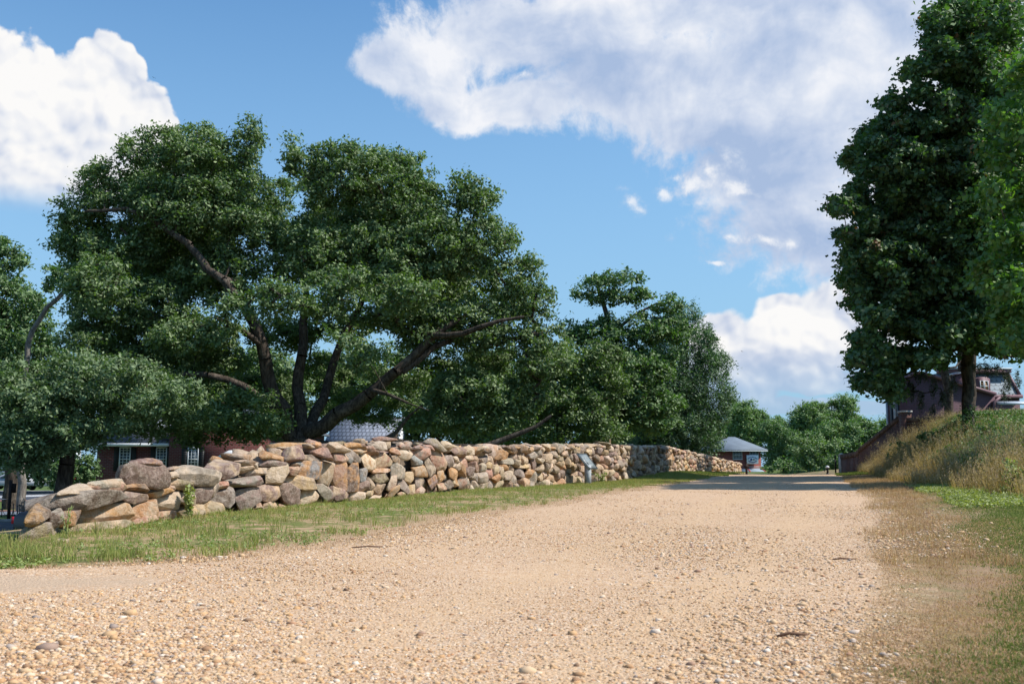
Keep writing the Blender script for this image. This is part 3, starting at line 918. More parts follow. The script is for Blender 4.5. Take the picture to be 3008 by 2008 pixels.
# one flat stone lying loose in the grass before the wall's end
V, Fc, cols = traced([(0 + a * SCL, 1250 + b * SCL) for a, b in ((480, 1112), (560, 1070), (650, 1065), (662, 1105), (590, 1124))], 'TW', 77, level=4, push=-.62, depth=.09)
V[:, 2] += Z(V[:, 0].mean(), V[:, 1].mean()) - V[:, 2].min() - .03
loc = V.mean(0)
n = len(V)
o = mesh('loose_stone', V, Fc, STONE, smooth=False, loc=loc, attrs={'stone_col': np.tile(cols[0], (n, 1)), 'stone_alt': np.tile(cols[1], (n, 1)), 'seed': np.full(n, 3.3)})
tag(o, 'small pale flat stone lying in the grass before the near end of the stone wall', 'stone')
# ------------------------------------------------------------------ trees
def leaf_material(name, dark, mid, light, tip=None, gloss=.10, trans=.32):
    m = bpy.data.materials.new(name); m.use_nodes = True; t = m.node_tree; t.nodes.clear(); S.T = t
    r = island(); p = tcoord('Position')
    n = noise(p, .55, 3, .6); k = r * .55 + n * .45
    c = crampc(k, [(.12, dark), (.5, mid), (.86, light)])
    if tip: c = mix(ramp(noise(p, .9, 3), .60, .66) * ramp(r, .45, .55), c, tip)
    d = t.nodes.new('ShaderNodeBsdfDiffuse'); setin(d.inputs[0], c)
    tr = t.nodes.new('ShaderNodeBsdfTranslucent'); setin(tr.inputs[0], mix(1.0, c, (1.5, 1.7, .55), 'MULTIPLY'))
    a = t.nodes.new('ShaderNodeMixShader'); a.inputs[0].default_value = trans
    t.links.new(d.outputs[0], a.inputs[1]); t.links.new(tr.outputs[0], a.inputs[2])
    g = t.nodes.new('ShaderNodeBsdfGlossy'); g.inputs['Roughness'].default_value = .72; g.inputs[0].default_value = (.82, .86, .72, 1)
    b = t.nodes.new('ShaderNodeMixShader'); b.inputs[0].default_value = gloss
    t.links.new(a.outputs[0], b.inputs[1]); t.links.new(g.outputs[0], b.inputs[2])
    o = t.nodes.new('ShaderNodeOutputMaterial'); t.links.new(b.outputs[0], o.inputs[0])
    return m


def fn_bark(c0, c1):
    def fn(b):
        p = tcoord('Position'); q = VM('MULTIPLY', p, (1, 1, .22))
        n = noise(q, 14, 5, .7); n2 = noise(p, 3, 4, .6)
        c = mix(ramp(n, .35, .65), c0, c1); c = mix(ramp(n2, .55, .70) * .5, c, tuple(min(1, k * 1.7 + .02) for k in c1))
        setin(b.inputs['Base Color'], c); bump(b, n, .9, .04)
    return fn
BARK = material('oak_bark', fn_bark((.035, .027, .022), (.11, .088, .07)), .95, .1)
BARKP = material('grey_bark', fn_bark((.12, .105, .09), (.24, .215, .185)), .95, .1)

L_OAK = leaf_material('oak_leaves', (.042, .084, .020), (.078, .148, .035), (.165, .245, .068))
L_OAKP = leaf_material('pale_oak_leaves', (.048, .095, .030), (.088, .155, .052), (.16, .235, .085))
L_MID = leaf_material('tree_leaves', (.034, .085, .018), (.064, .145, .030), (.120, .225, .050))
L_CED = leaf_material('cedar_leaves', (.026, .075, .030), (.050, .125, .050), (.100, .195, .075))
L_MAPD = leaf_material('dark_maple_leaves', (.022, .062, .018), (.042, .108, .028), (.105, .205, .045), tip=(.16, .055, .022))
L_MAPB = leaf_material('bright_maple_leaves', (.035, .10, .012), (.068, .17, .020), (.15, .28, .038), trans=.42)
L_FAR = leaf_material('far_leaves', (.060, .125, .035), (.110, .205, .055), (.190, .300, .085))
L_SHRUB = leaf_material('shrub_leaves', (.035, .085, .014), (.06, .135, .024), (.11, .20, .04))
L_BRIGHT = leaf_material('fresh_leaves', (.13, .16, .03), (.21, .25, .05), (.33, .36, .09), trans=.35)


def leaves(C, N, r, size, seed=0, aspect=.55, droop=.0, updir=.55):
    """C cluster centres (n,3) with radii; N leaves in each; pointed four-cornered leaves"""
    g = np.random.default_rng(seed)
    N = int(N * .80); n = len(C) * N
    cc = np.repeat(C[:, :3], N, 0); rr = np.repeat(C[:, 3:6], N, 0)
    # twigs: leaves sit round a few sprays inside each cluster
    ns = 9
    sp = g.normal(0, 1, (len(C), ns, 3)); sp /= np.linalg.norm(sp, axis=2)[..., None]; sp *= (.35 + .65 * g.random((len(C), ns, 1)))
    ix = g.integers(0, ns, n); ci = np.repeat(np.arange(len(C)), N)
    q = sp[ci, ix] * (.55 + .45 * g.random((n, 1))) + g.normal(0, .20, (n, 3))
    thin = g.random(len(C)) ** 1.6 * .65; keep = g.random(n) > thin[ci]
    p = cc + q * rr * (1 + .25 * (g.random(n) < .12))[:, None]
    p[:, 2] -= droop * g.random(n) * rr[:, 2]
    out = q / (np.linalg.norm(q, axis=1)[:, None] + 1e-6)
    nrm = g.normal(0, .62, (n, 3)) + out * .45 + np.array([0, 0, updir]); nrm /= np.linalg.norm(nrm, axis=1)[:, None]
    ax = np.cross(nrm, g.normal(0, 1, (n, 3))); ax /= np.linalg.norm(ax, axis=1)[:, None] + 1e-9
    bx = np.cross(nrm, ax)
    s = size * (.6 + .8 * g.random(n))[:, None]
    a = ax * s; b_ = bx * s * aspect
    p, a, b_, nrm, s = p[keep], a[keep], b_[keep], nrm[keep], s[keep]; n = len(p)
    V = np.stack([p - a, p - b_ * .9 + a * .05 - nrm * s * .12, p + a, p + b_ * .9 + a * .05 - nrm * s * .12], 1).reshape(-1, 3)
    Fq = np.arange(n * 4).reshape(n, 4)
    return V, Fq


def branches(nodes, parent, rad, k=6):
    """one tapered tube per skeleton edge"""
    V, Fs = [], []; off = 0; an = np.arange(k) / k * 2 * np.pi; cs, sn = np.cos(an)[:, None], np.sin(an)[:, None]
    idx = [i for i in range(len(nodes)) if parent[i] >= 0]
    for i in idx:
        a, b = nodes[parent[i]], nodes[i]; t = b - a; L = np.linalg.norm(t)
        if L < 1e-4: continue
        t = t / L; h = np.array([0, 0, 1.]) if abs(t[2]) < .9 else np.array([1., 0, 0])
        x = np.cross(t, h); x /= np.linalg.norm(x); y = np.cross(t, x)
        ra = min(rad[parent[i]], rad[i] * 1.35); rb = rad[i]
        V.append(np.concatenate([a + ra * (cs * x + sn * y), b + rb * (cs * x + sn * y)]))
        j = np.arange(k); Fs.append(np.stack([off + j, off + (j + 1) % k, off + k + (j + 1) % k, off + k + j], 1)); off += 2 * k
    return np.concatenate(V), np.concatenate(Fs)


def grow(base, limbs, C, trunk_r, seed, tip_r=.018, expo=2.3):
    """skeleton: limbs are given polylines (first is the trunk); every cluster centre is reached by a branch from the nearest node"""
    g = np.random.default_rng(seed)
    nodes, par, minr = [], [], []
    for li, (pl, r0, r1) in enumerate(limbs):
        pl = np.array(pl, float)
        m = max(3, int(np.linalg.norm(np.diff(pl, axis=0), axis=1).sum() / .6))
        d = np.concatenate([[0], np.cumsum(np.linalg.norm(np.diff(pl, axis=0), axis=1))]); tt = np.linspace(0, d[-1], m)
        q = np.stack([np.interp(tt, d, pl[:, j]) for j in range(3)], 1)
        for _ in range(2): q[1:-1] = (q[:-2] + 2 * q[1:-1] + q[2:]) / 4
        q[1:-1] += g.normal(0, .05, (m - 2, 3))
        if li == 0: start = -1
        else:
            dd = np.linalg.norm(np.array(nodes) - q[0], axis=1); start = int(dd.argmin())
        for j in range(m):
            par.append(start if j == 0 else len(nodes) - 1); nodes.append(q[j]); minr.append(r0 + (r1 - r0) * j / (m - 1))
    order = np.argsort(np.linalg.norm(C[:, :3] - np.array(nodes).mean(0), axis=1))
    left = list(order)
    P0 = C[:, :3]
    best = np.full(len(C), 1e9); bi = np.zeros(len(C), int)
    A = np.array(nodes)
    for s_ in range(0, len(C), 200):
        dd = np.linalg.norm(P0[s_:s_ + 200, None] - A[None], axis=2) + np.clip(A[None, :, 2] - P0[s_:s_ + 200, None, 2], 0, None) * .5
        bi[s_:s_ + 200] = dd.argmin(1); best[s_:s_ + 200] = dd.min(1)
    alive = np.ones(len(C), bool)
    for _ in range(len(C)):
        c = int(np.where(alive, best, 1e9).argmin()); alive[c] = False
        a = np.array(nodes[bi[c]]); b = P0[c]; L = np.linalg.norm(b - a); m = max(1, int(L / .8))
        up = np.array([0, 0, 1.]) * L * .10; prev = bi[c]; new = []
        for j in range(1, m + 1):
            f = j / m; q = a + (b - a) * f + up * math.sin(f * math.pi) + (g.normal(0, .05 * L / m, 3) if j < m else 0)
            par.append(prev); nodes.append(q); minr.append(tip_r); prev = len(nodes) - 1; new.append((prev, q))
        for i_, q in new:
            dd = np.linalg.norm(P0 - q, axis=1) + np.clip(q[2] - P0[:, 2], 0, None) * .5
            u = alive & (dd < best); best[u] = dd[u]; bi[u] = i_
    nodes = np.array(nodes); par = np.array(par); r = np.array(minr); acc = np.zeros(len(nodes))
    ch = np.zeros(len(nodes), bool); ch[par[par >= 0]] = True
    acc[~ch] = tip_r ** expo
    for i in range(len(nodes) - 1, -1, -1):
        if par[i] >= 0: acc[par[i]] += acc[i] if ch[i] else tip_r ** expo
    rr = np.maximum(acc ** (1 / expo) * .75, 0) ; rr = np.where(r > tip_r, np.maximum(r, np.minimum(rr, r * 1.1)), np.minimum(rr, .16)); rr = np.maximum(rr, tip_r)
    return nodes, par, rr


def lobes_px(L, d0, yr=None):
    """crown lobes given as (u, v, ru, rv[, depth]) in photo pixels at depth d0 -> world ellipsoids (x, y, z, rx, ry, rz)"""
    out = []
    for l in L:
        d = l[4] if len(l) > 4 else d0
        c = P(l[0], l[1], d); s = d / F
        rx, rz = l[2] * s, l[3] * s
        out.append((*c, rx, yr if yr else max(rx, rz) * .9, rz))
    return out


def fill_lobes(lob, spacing, seed, cr, shell=.30, flat=.75):
    spacing *= .58; cr *= .66
    g = np.random.default_rng(seed); pts = []
    for (x, y, z, rx, ry, rz) in lob:
        n = int(max(4, 14 * (rx * ry * rz) / spacing ** 3))
        d = g.normal(0, 1, (n, 3)); d /= np.linalg.norm(d, axis=1)[:, None]
        rad = (shell + (1 - shell) * g.random((n, 1)) ** .6)
        o_ = d * rad * (np.array([rx, ry, rz]) - cr * .5).clip(.15)
        o_[:, 0] += o_[:, 1] * x / y; o_[:, 2] += o_[:, 1] * (z - CH) / y      # crowns lean with the line of growth
        pts.append(np.array([x, y, z]) + o_)
    p = np.concatenate(pts); g.shuffle(p)
    keep = np.zeros(0, int); K = np.zeros((0, 3))
    kept = []
    cellz = {}
    s = spacing * .8
    for q in p:
        key = tuple((q // s).astype(int)); ok = True
        for dx in (-1, 0, 1):
            for dy in (-1, 0, 1):
                for dz in (-1, 0, 1):
                    for o_ in cellz.get((key[0] + dx, key[1] + dy, key[2] + dz), ()):
                        if (o_[0] - q[0]) ** 2 + (o_[1] - q[1]) ** 2 + (o_[2] - q[2]) ** 2 < s * s: ok = False; break
                    if not ok: break
                if not ok: break
            if not ok: break
        if ok: cellz.setdefault(key, []).append(q); kept.append(q)
    K = np.array(kept); r = cr * (.75 + .5 * g.random((len(K), 1)))
    return np.concatenate([K, r, r, r * flat], 1)


def tree(name, base, limbs, C, N, size, leafmat, bark, label, group=None, seed=0, trunk_r=.2, tip_r=.014, droop=0., aspect=.55, cat='tree', updir=.55, upright=True):
    base = np.array(base, float); print(label[:30], len(C), N)
    e = empty(name, base, label, cat, group)
    nodes, par, rr = grow(base, limbs, C, trunk_r, seed, tip_r)
    V, Fq = branches(nodes, par, rr)
    mesh('trunk', V - base, Fq, bark, e, smooth=True)
    V, Fq = leaves(C, N, 0, size, seed, aspect, droop, updir)
    mesh('crown', V - base, Fq, leafmat, e)
    return e, len(V) // 4


def pl(*q): return [P(*a) for a in q]


NL = 0
# --- the great oak behind the wall
d = 36.0
oak_l = [(250,600,75,90),(300,560,100,110),(400,450,90,80),(480,420,90,70),(560,450,150,110),(740,400,50,75),(700,440,90,80),(520,600,180,130),(330,740,140,110),(740,600,130,150),(900,480,95,85),(1010,520,150,120),
 (1105,445,50,55),(1180,560,90,110),(1345,560,60,80),(1400,600,90,90),(1440,700,100,110),(1510,800,100,100),(1300,720,160,140),(1120,760,180,130),(900,740,150,130),(650,800,150,120),(430,900,170,110),(270,930,110,110),
 (1570,900,80,90),(1420,950,130,110),(1180,930,150,70),(1380,1150,150,90),(1290,1240,120,50),(1590,1060,110,90),(1520,1180,110,80),(600,1060,150,80),(330,1060,130,90),(480,1190,170,60),(330,1250,100,45),(640,1210,90,50),
 (820,880,110,80,32),(1010,1010,70,60,31),(960,900,110,70,33),(1500,880,100,80,40),(850,620,140,120,41),(1130,640,150,120,41),(620,600,150,130,41),
 (780,1120,120,50,40),(1080,1220,100,35,41),(250,700,110,110,37),(1230,600,100,100,38),(1150,480,110,60,39), (470,760,150,130,40), (1270,860,150,110,39), (300,830,120,100,33)]
oak_l += [(560,980,160,80,34),(420,1000,150,80,38),(700,900,90,60,33),(1190,860,130,80,33),(1060,1060,70,45,33),(1180,1120,90,50,38),(1000,700,150,120,40),(520,1150,110,70,37),(640,1160,80,50,39),
 (560,760,170,130,38),(200,680,60,80),(1480,720,60,80),(1550,830,70,70),(1600,960,60,70),(1000,840,110,80,33),(760,980,60,60,40),(1250,980,120,70,36),(420,1200,120,60,36),(560,1240,90,35,35),(1420,1240,110,60,36),(1120,1180,110,40,42),(980,1120,60,50,42),(700,1080,70,60,42),(250,1000,90,80,35),(860,980,120,60,42),(790,560,70,70),(795,470,40,50),(820,650,80,70,38),(600,1225,130,42,33),(770,1235,110,45,34),(450,1262,120,30,33),(700,1180,120,50,34),(840,1180,80,40,40),(960,1200,80,30,43),(1100,1090,80,40,43),(1020,960,90,60,42),(930,1080,80,50,43),(850,440,60,55),(765,480,60,70),(1240,540,60,70),(1290,620,80,80),(950,430,50,35),(700,1268,130,36,36),(830,1262,80,46,38),(590,1288,80,22,36),(1230,1080,80,50,40),(1330,1060,90,60,40),(1450,1060,90,70,38),(1560,980,70,70),(1050,1170,90,34,40),(1180,1250,60,24,40),(620,520,110,110,40),(450,560,120,100,40),(900,560,100,90,40),(1380,800,110,100,40),(250,800,90,90,36)]
C = fill_lobes(lobes_px(oak_l, d, None), 1.02, 5, .88)
C = C[~((np.abs(C[:, 0] - P(800, 530, d)[0]) < .5) & (C[:, 2] > P(0, 640, d)[2]))]
b0 = P(880, 1500, d)
limbs = [(pl((880,1520,d),(885,1400,d),(880,1330,d),(878,1290,d)), .80, .48),
 (pl((870,1300,d),(800,1160,d-.5),(765,1010,d-1),(740,920,d-1),(660,830,d-1.5),(560,720,d-1),(480,660,d)), .30, .08),
 (pl((890,1290,d),(880,1130,d+.8),(890,960,d+1),(905,800,d+1.2),(900,640,d+1)), .27, .07),
 (pl((895,1280,d),(960,1150,d+1.5),(985,1030,d+2),(1040,930,d+2),(1100,800,d+2),(1150,640,d+2)), .22, .06),
 (pl((905,1270,d),(1010,1215,d-.5),(1110,1130,d-1),(1200,1060,d-1),(1300,960,d-1),(1420,900,d)), .30, .07),
 (pl((900,1300,d),(1050,1325,d-1),(1150,1300,d-1),(1200,1215,d-1.2),(1240,1190,d-1.5)), .20, .03),
 (pl((1150,1300,d-1),(1260,1318,d-1.5),(1400,1322,d-2),(1520,1290,d-2),(1620,1220,d-2)), .22, .06),
 (pl((860,1280,d),(780,1180,d-1),(700,1110,d-1.5),(600,1090,d-2),(450,1120,d-2.5),(330,1190,d-3)), .19, .05),
 (pl((1090,1145,d-1),(1160,1165,d-2),(1260,1205,d-2)), .10, .02),
 (pl((765,1010,d-1),(700,960,d-1.5),(630,930,d-2)), .13, .06),
 (pl((560,720,d-1),(450,640,d-1),(340,600,d-1),(250,620,d-1)), .14, .05),
 (pl((1180,1090,d-1),(1290,1000,d-.5),(1400,990,d),(1500,960,d)), .16, .05),
 (pl((1260,985,d-1),(1360,985,d-2),(1450,950,d-2),(1540,930,d-2)), .14, .05)]
e, n = tree('oak_tree', b0, limbs, C, 400, .068, L_OAK, BARK, 'huge spreading oak with many heavy dark limbs rising behind the middle of the stone wall', seed=3, tip_r=.014); NL += n
# --- its lowest outer boughs: paler hanging foliage of a second oak at the left
d = 31.0
l2 = [(110,1200,120,110),(230,1120,130,100),(360,1110,150,95),(60,1310,110,90),(200,1270,140,80),(430,1180,120,70),(330,1230,90,60),(520,1150,80,60),(20,1140,90,90)]
C = fill_lobes(lobes_px(l2, d, 2.2), .95, 6, .80)
e, n = tree('oak_tree', P(190, 1530, 32), [(pl((190,1530,32),(200,1380,32),(210,1280,32)), .3, .2), (pl((210,1290,32),(120,1210,31.5),(40,1180,31)), .14, .05), (pl((210,1290,32),(330,1180,31.5),(430,1140,31)), .14, .05)],
            C, 380, .062, L_OAKP, BARK, 'low pale-leaved oak whose boughs hang down behind the near end of the stone wall', seed=8, tip_r=.012); NL += n
# --- left edge
d = 50.0
l3 = [(20,760,80,80),(-30,850,120,110),(60,900,100,90),(20,1000,140,100),(110,1010,90,80),(-60,1050,130,110),(90,1120,110,90),(160,1080,80,70)]
C = fill_lobes(lobes_px(l3, d), 1.25, 7, 1.05)
e, n = tree('broadleaf_tree', P(30, 1500, d), [(pl((30,1500,d),(40,1250,d),(30,1050,d),(10,880,d)), .38, .15)], C, 300, .095, L_MID, BARK, 'bushy green tree cut off by the left edge behind the pale oak', seed=9); NL += n
d = 47.0
l4 = [(170,800,60,45),(200,830,45,40),(240,820,45,45),(150,850,40,35),(215,780,45,30),(250,890,45,40)]
C = fill_lobes(lobes_px(l4, d), .9, 10, .7)
e, n = tree('broadleaf_tree', P(60, 1500, d), [(pl((60,1500,d),(70,1100,d),(100,935,d),(160,880,d),(225,820,d)), .20, .09)], C, 90, .11, L_MID, BARKP,
            'slender leaning tree with a bare pale bough left of the great oak', seed=12); NL += n
# --- middle group right of the oak
d = 62.0
l5 = [(1760,820,70,35),(1840,815,55,35),(1720,860,60,40),(1800,870,70,45),(1880,870,60,40),(1960,900,60,45),(1700,980,70,60),(1790,985,90,70),(1900,970,90,60),(1850,1080,140,80),(1700,1100,110,80),(1980,980,50,60),(1760,1180,130,80),(1900,1200,120,90)]
C = fill_lobes(lobes_px(l5, d), 1.3, 13, 1.1)
e, n = tree('broadleaf_tree', P(1780, 1480, d), [(pl((1780,1480,d),(1785,1200,d),(1790,1020,d),(1780,900,d),(1755,840,d)), .45, .12), (pl((1790,1000,d),(1850,925,d),(1930,890,d)), .16, .06)],
            C, 310, .11, L_MID, BARK, 'tall flat-topped tree showing bare forks against the sky right of the great oak', seed=14); NL += n
d = 46.0
l6 = [(1640,1080,110,90),(1760,1060,90,80),(1560,1180,100,80),(1680,1190,130,90),(1800,1150,80,80),(1740,1270,110,60),(1610,1280,120,55),(1500,1270,90,50)]
C = fill_lobes(lobes_px(l6, d), 1.15, 15, .98)
e, n = tree('oak_tree', P(1640, 1480, d), [(pl((1640,1480,d),(1645,1330,d),(1650,1200,d)), .35, .2)], C, 330, .078, L_OAK, BARK,
            'rounded dark oak standing between the great oak and the feathery tree', seed=16); NL += n
d = 72.0
l7 = [(1990,950,55,70),(2030,930,30,50),(2060,1000,60,70),(1960,1040,90,90),(2090,1080,70,80),(2120,1150,50,60),(2000,1150,110,90),(2100,1215,65,55),(2150,1160,20,40),(2035,1265,95,75),(1950,1270,110,80),(2105,1290,40,45),(1900,1120,80,80),(2015,1350,85,45),(1900,1330,120,50)]
C = fill_lobes(lobes_px(l7, d), 1.35, 17, 1.12, flat=1.25)
e, n = tree('evergreen_tree', P(2010, 1480, d), [(pl((2010,1480,d),(2010,1250,d),(2015,1100,d),(2020,930,d)), .35, .06)], C, 340, .105, L_CED, BARK,
            'broad cone-shaped feathery green tree behind the far stretch of the stone wall', seed=18, aspect=.35, updir=.2); NL += n
# --- dark trees that close the gaps under and behind the crowns
def backtree(u, v, ru, rv, d, seed, mat, label, group, N=150, size=.2, sp=1.9, vb=1480, name='broadleaf_tree', bark=None):
    g = np.random.default_rng(seed)
    L = [(u, v, ru * .7, rv * .75)] + [(u + g.uniform(-.75, .75) * ru, v + g.uniform(-.7, .75) * rv, ru * g.uniform(.3, .5), rv * g.uniform(.25, .45)) for _ in range(15)]
    C = fill_lobes(lobes_px(L, d), sp, seed, sp * .85)
    b = P(u, vb, d); b[2] = min(b[2], -1.2)
    return tree(name, b, [([b, P(u, v + rv * .6, d), P(u + 5, v - rv * .3, d)], .32, .1)], C, N, size, mat, bark or BARK, label, group, seed)[1]


BG = 'trees closing the view behind the great oak'
for i, (u, v, ru, rv, d_, lb) in enumerate([
    (60, 1240, 260, 200, 80, 'shaded tree behind the pale oak at the far left'), (430, 1130, 240, 150, 84, 'shaded tree behind the left boughs of the great oak'),
    (740, 1160, 220, 160, 86, 'shaded tree seen past the left limbs of the great oak'), (1020, 1120, 190, 120, 90, 'shaded tree behind the right limbs of the great oak'), (1290, 1200, 190, 150, 82, 'leafy tree behind the low horizontal limb of the great oak'),
    (1520, 1180, 200, 160, 80, 'shaded tree behind the right boughs of the great oak'), (1880, 1260, 200, 130, 92, 'shaded tree filling the gap behind the feathery tree')]):
    NL += backtree(u, v, ru, rv, d_, 40 + i, L_OAK, lb, BG, N=230, size=.17, sp=1.9)
FG = 'trees closing the view beyond the crest of the road'
for i, (u, v, ru, rv, d_, mt, lb) in enumerate([
    (2215, 1265, 95, 90, 178, L_FAR, 'bright green tree right behind the brick restaurant'), (2320, 1320, 85, 100, 162, L_MID, 'green tree just right of the brick restaurant'),
    (2400, 1260, 125, 120, 180, L_FAR, 'tallest round-topped tree beyond the crest of the road'), (2395, 1350, 95, 70, 130, L_OAK, 'dark bushy tree low in the middle beyond the crest'),
    (2500, 1320, 100, 95, 150, L_FAR, 'dark tree beyond the crest behind the short black post'), (2590, 1310, 95, 90, 150, L_MID, 'grey-green tree behind the sloping brick wall'),
    (2470, 1365, 75, 45, 112, L_OAK, 'low dark tree beside the pale gate pier'), (2185, 1240, 70, 80, 190, L_FAR, 'light-leaved tree at the edge of the feathery tree'),
    (2700, 1290, 130, 90, 170, L_OAK, 'dark tree beyond the mauve house'), (2300, 1372, 60, 38, 135, L_MID, 'low green tree beside the striped awning'),
    (2100, 1290, 90, 90, 185, L_MID, 'tree left of the brick restaurant behind the feathery tree')]):
    NL += backtree(u, v, ru, rv, d_, 60 + i, mt, lb, FG, N=420, size=.17, sp=2.3, vb=1440)
# --- right: dark maple on the bank
d = 37.5
l8 = [(2500,820,40,30),(2475,600,30,40),(2560,500,45,35),(2530,880,40,30),(2600,1080,60,26),(2540,1120,30,16),(2700,270,40,24),(2620,300,28,20),(2790,130,90,60),(2880,140,90,70),(2960,300,90,90),(2800,290,80,50),(2870,440,100,80),(2760,450,90,60),(2660,430,70,50),(2600,420,45,40),(2780,600,110,80),(2640,570,70,60),(2900,600,100,90),(2580,720,80,50),(2700,740,100,70),(2660,870,90,60),(2840,740,110,90),(2820,920,110,70),(2930,900,100,80),(2560,930,50,40),(2900,720,100,90),(2740,60,30,40),(2760,60,50,60),(2830,30,80,80),(2930,60,90,100),(2740,190,55,40),(2830,200,90,70),(2940,200,90,90),(2690,205,35,25),
 (2640,350,60,50),(2740,370,90,60),(2850,350,100,90),(2560,400,50,45),(2500,460,35,25),(2600,490,90,60),(2720,510,110,80),(2850,500,110,90),(2520,560,35,40),(2560,640,70,50),(2490,690,40,30),
 (2680,660,120,80),(2820,660,120,90),(2520,760,55,50),(2620,790,110,70),(2760,820,120,90),(2900,800,100,90),(2540,850,45,40),(2600,930,70,50),(2700,950,110,70),(2550,1000,50,30),(2520,1050,25,30),
 (2610,1050,75,45),(2780,970,110,55),(2590,1110,45,25),(2600,1125,40,22),(2615,1150,45,22),(2720,1050,70,28),(2900,980,100,60),(2950,1020,70,22)]
C = fill_lobes(lobes_px(l8, d, 4.6), 1.05, 21, .86)
b0 = P(2848, 1258, d); b0[2] = float(Z(b0[0], b0[1])) - .1
limbs = [(pl((2848,1275,d),(2846,1180,d),(2838,1040,d),(2835,900,d),(2840,700,d),(2850,450,d),(2860,200,d),(2850,20,d)), .215, .08),
 (pl((2842,780,d),(2740,660,d),(2640,600,d),(2560,560,d)), .12, .04), (pl((2840,900,d),(2740,900,d-.5),(2640,860,d-1),(2540,800,d-1)), .12, .04),
 (pl((2850,500,d),(2780,380,d),(2720,300,d)), .10, .04), (pl((2845,600,d),(2920,400,d),(2960,200,d)), .12, .04), (pl((2840,1010,d),(2740,1060,d-.5),(2640,1110,d-1)), .09, .03)]
e, n = tree('maple_tree', b0, limbs, C, 265, .090, L_MAPD, BARK, 'tall dark maple with one straight trunk on the bank before the purple house', seed=22, aspect=.75, tip_r=.014); NL += n
# --- right edge: brighter maple, nearer
d = 24.5
l9 = [(3000,210,60,70),(2960,330,55,60),(3040,380,90,90),(2950,450,60,55),(3030,540,90,80),(2930,570,50,50),(2960,680,70,60),(3060,720,100,90),(2900,800,40,40),(2950,830,70,50),(2985,930,80,60),(3060,900,100,80),(2985,990,60,35),(3060,1020,60,40),(3090,200,90,120)]
lb9 = lobes_px(l9, d, 3.2)
lb9 += [(15.6, 24, 9, 1.9, 1.7, 1.6), (16.2, 27.6, 10.5, 1.8, 1.2, 1.7), (17.5, 31.5, 11, 2.2, 1.2, 1.8), (16.5, 25.2, 12.6, 2.0, 1.3, 1.6), (18, 29.4, 14, 2.2, 1.0, 1.6), (18.5, 26, 10, 2.0, 1.2, 2), (15.2, 22, 6.5, 1.8, 1.0, 1.8), (16.8, 33.5, 9, 1.8, .8, 1.6)]  # extra lobes, mostly out of view, added to cast shade across the road
C = fill_lobes(lb9, .95, 23, .78)
b0 = P(3170, 1300, d); b0[2] = float(Z(b0[0], b0[1])) - .1
e, n = tree('maple_tree', b0, [([b0, P(3160, 1100, d), P(3120, 800, d), P(3090, 400, d), P(3090, 150, d)], .22, .08), (pl((3160,1130,d),(3040,1060,d),(2960,1010,d)), .08, .03)],
            C, 300, .075, L_MAPB, BARK, 'bright green maple cut off by the right edge, nearer than the dark maple', seed=24, aspect=.8, tip_r=.010); NL += n
# --- spruce sprays hanging by the trunk
d = 41.0
sp_l = [(2640,1110,14,25),(2675,1140,12,30),(2705,1165,9,38),(2742,1130,12,34),(2768,1165,9,34),(2798,1125,10,28),(2738,1200,5,22),(2958,1115,9,34),(2950,1150,6,24),(2990,1110,8,28),(2700,1100,30,14),(2900,1075,60,12)]
C = fill_lobes(lobes_px(sp_l, d, .5), .40, 25, .20, flat=1.6)
b0 = P(2852, 1250, 43); b0[2] = float(Z(b0[0], b0[1])) - .1
L_SPR = leaf_material('spruce_needles', (.008, .020, .010), (.014, .032, .014), (.03, .055, .022), trans=.1)
e, n = tree('spruce_tree', b0, [([b0, P(2853, 1050, 43), P(2856, 800, 43)], .20, .10), ([P(2853, 1050, 43), P(2790, 1080, 42), P(2660, 1110, 41)], .05, .02)],
            C, 75, .05, L_SPR, BARK, 'spruce with drooping dark sprays hanging before the purple house', seed=26, aspect=.25, tip_r=.008, droop=1.2, updir=-.2); NL += n
# --- trees farther along the right side whose shade lies on the road and the far wall
for i, (x_, y_, h_) in enumerate([(22.8, 52.0, 14.5), (28.5, 63.0, 14.5)]):
    g = np.random.default_rng(80 + i); b = np.array([x_, y_, float(Z(x_, y_)) - .1])
    lob = [(x_ + g.normal(0, 1.0), y_ + g.normal(0, 2.4), b[2] + h_ * g.uniform(.42, .9), 2.3, 2.3, 2.0) for _ in range(9)]
    C = fill_lobes(lob, 1.5, 90 + i, 1.25)
    e, n = tree('maple_tree', b, [([b, b + [0, 0, h_ * .5], b + [.2, .1, h_ * .85]], .24, .08)], C, 75, .17, L_MAPD, BARK,
                ('maple hidden in the dark maple foliage above the brick garden wall', 'farther maple behind the dark maple beside the purple house')[i], seed=95 + i, aspect=.75)
    NL += n
# --- shrubs
def shrub(u, v, ru, rv, d, seed, mat, label, N=160, size=.07, sp=.55, name='shrub', lobesn=8, group=None):
    g = np.random.default_rng(seed)
    L = [(u, v, ru * .7, rv * .75)] + [(u + g.uniform(-.65, .65) * ru, v + g.uniform(-.6, .6) * rv, ru * g.uniform(.3, .5), rv * g.uniform(.3, .5)) for _ in range(lobesn)]
    C = fill_lobes(lobes_px(L, d), sp, seed, sp * .85)
    b = P(u, v + rv, d); b[2] = float(Z(b[0], b[1]))
    return tree(name, b, [([b, P(u, v + rv * .3, d), P(u, v - rv * .2, d)], .04, .02)], C, N, size, mat, BARK, label, group, seed, tip_r=.006, cat='shrub')[1]


NL += shrub(205, 1400, 85, 80, 47, 31, L_SHRUB, 'dense dark shrub at the left corner of the brick house', N=200, size=.075, sp=.6)
NL += shrub(880, 1330, 60, 30, 41, 32, L_SHRUB, 'dark undergrowth shrub at the foot of the great oak', N=120)
print('leaves', NL)
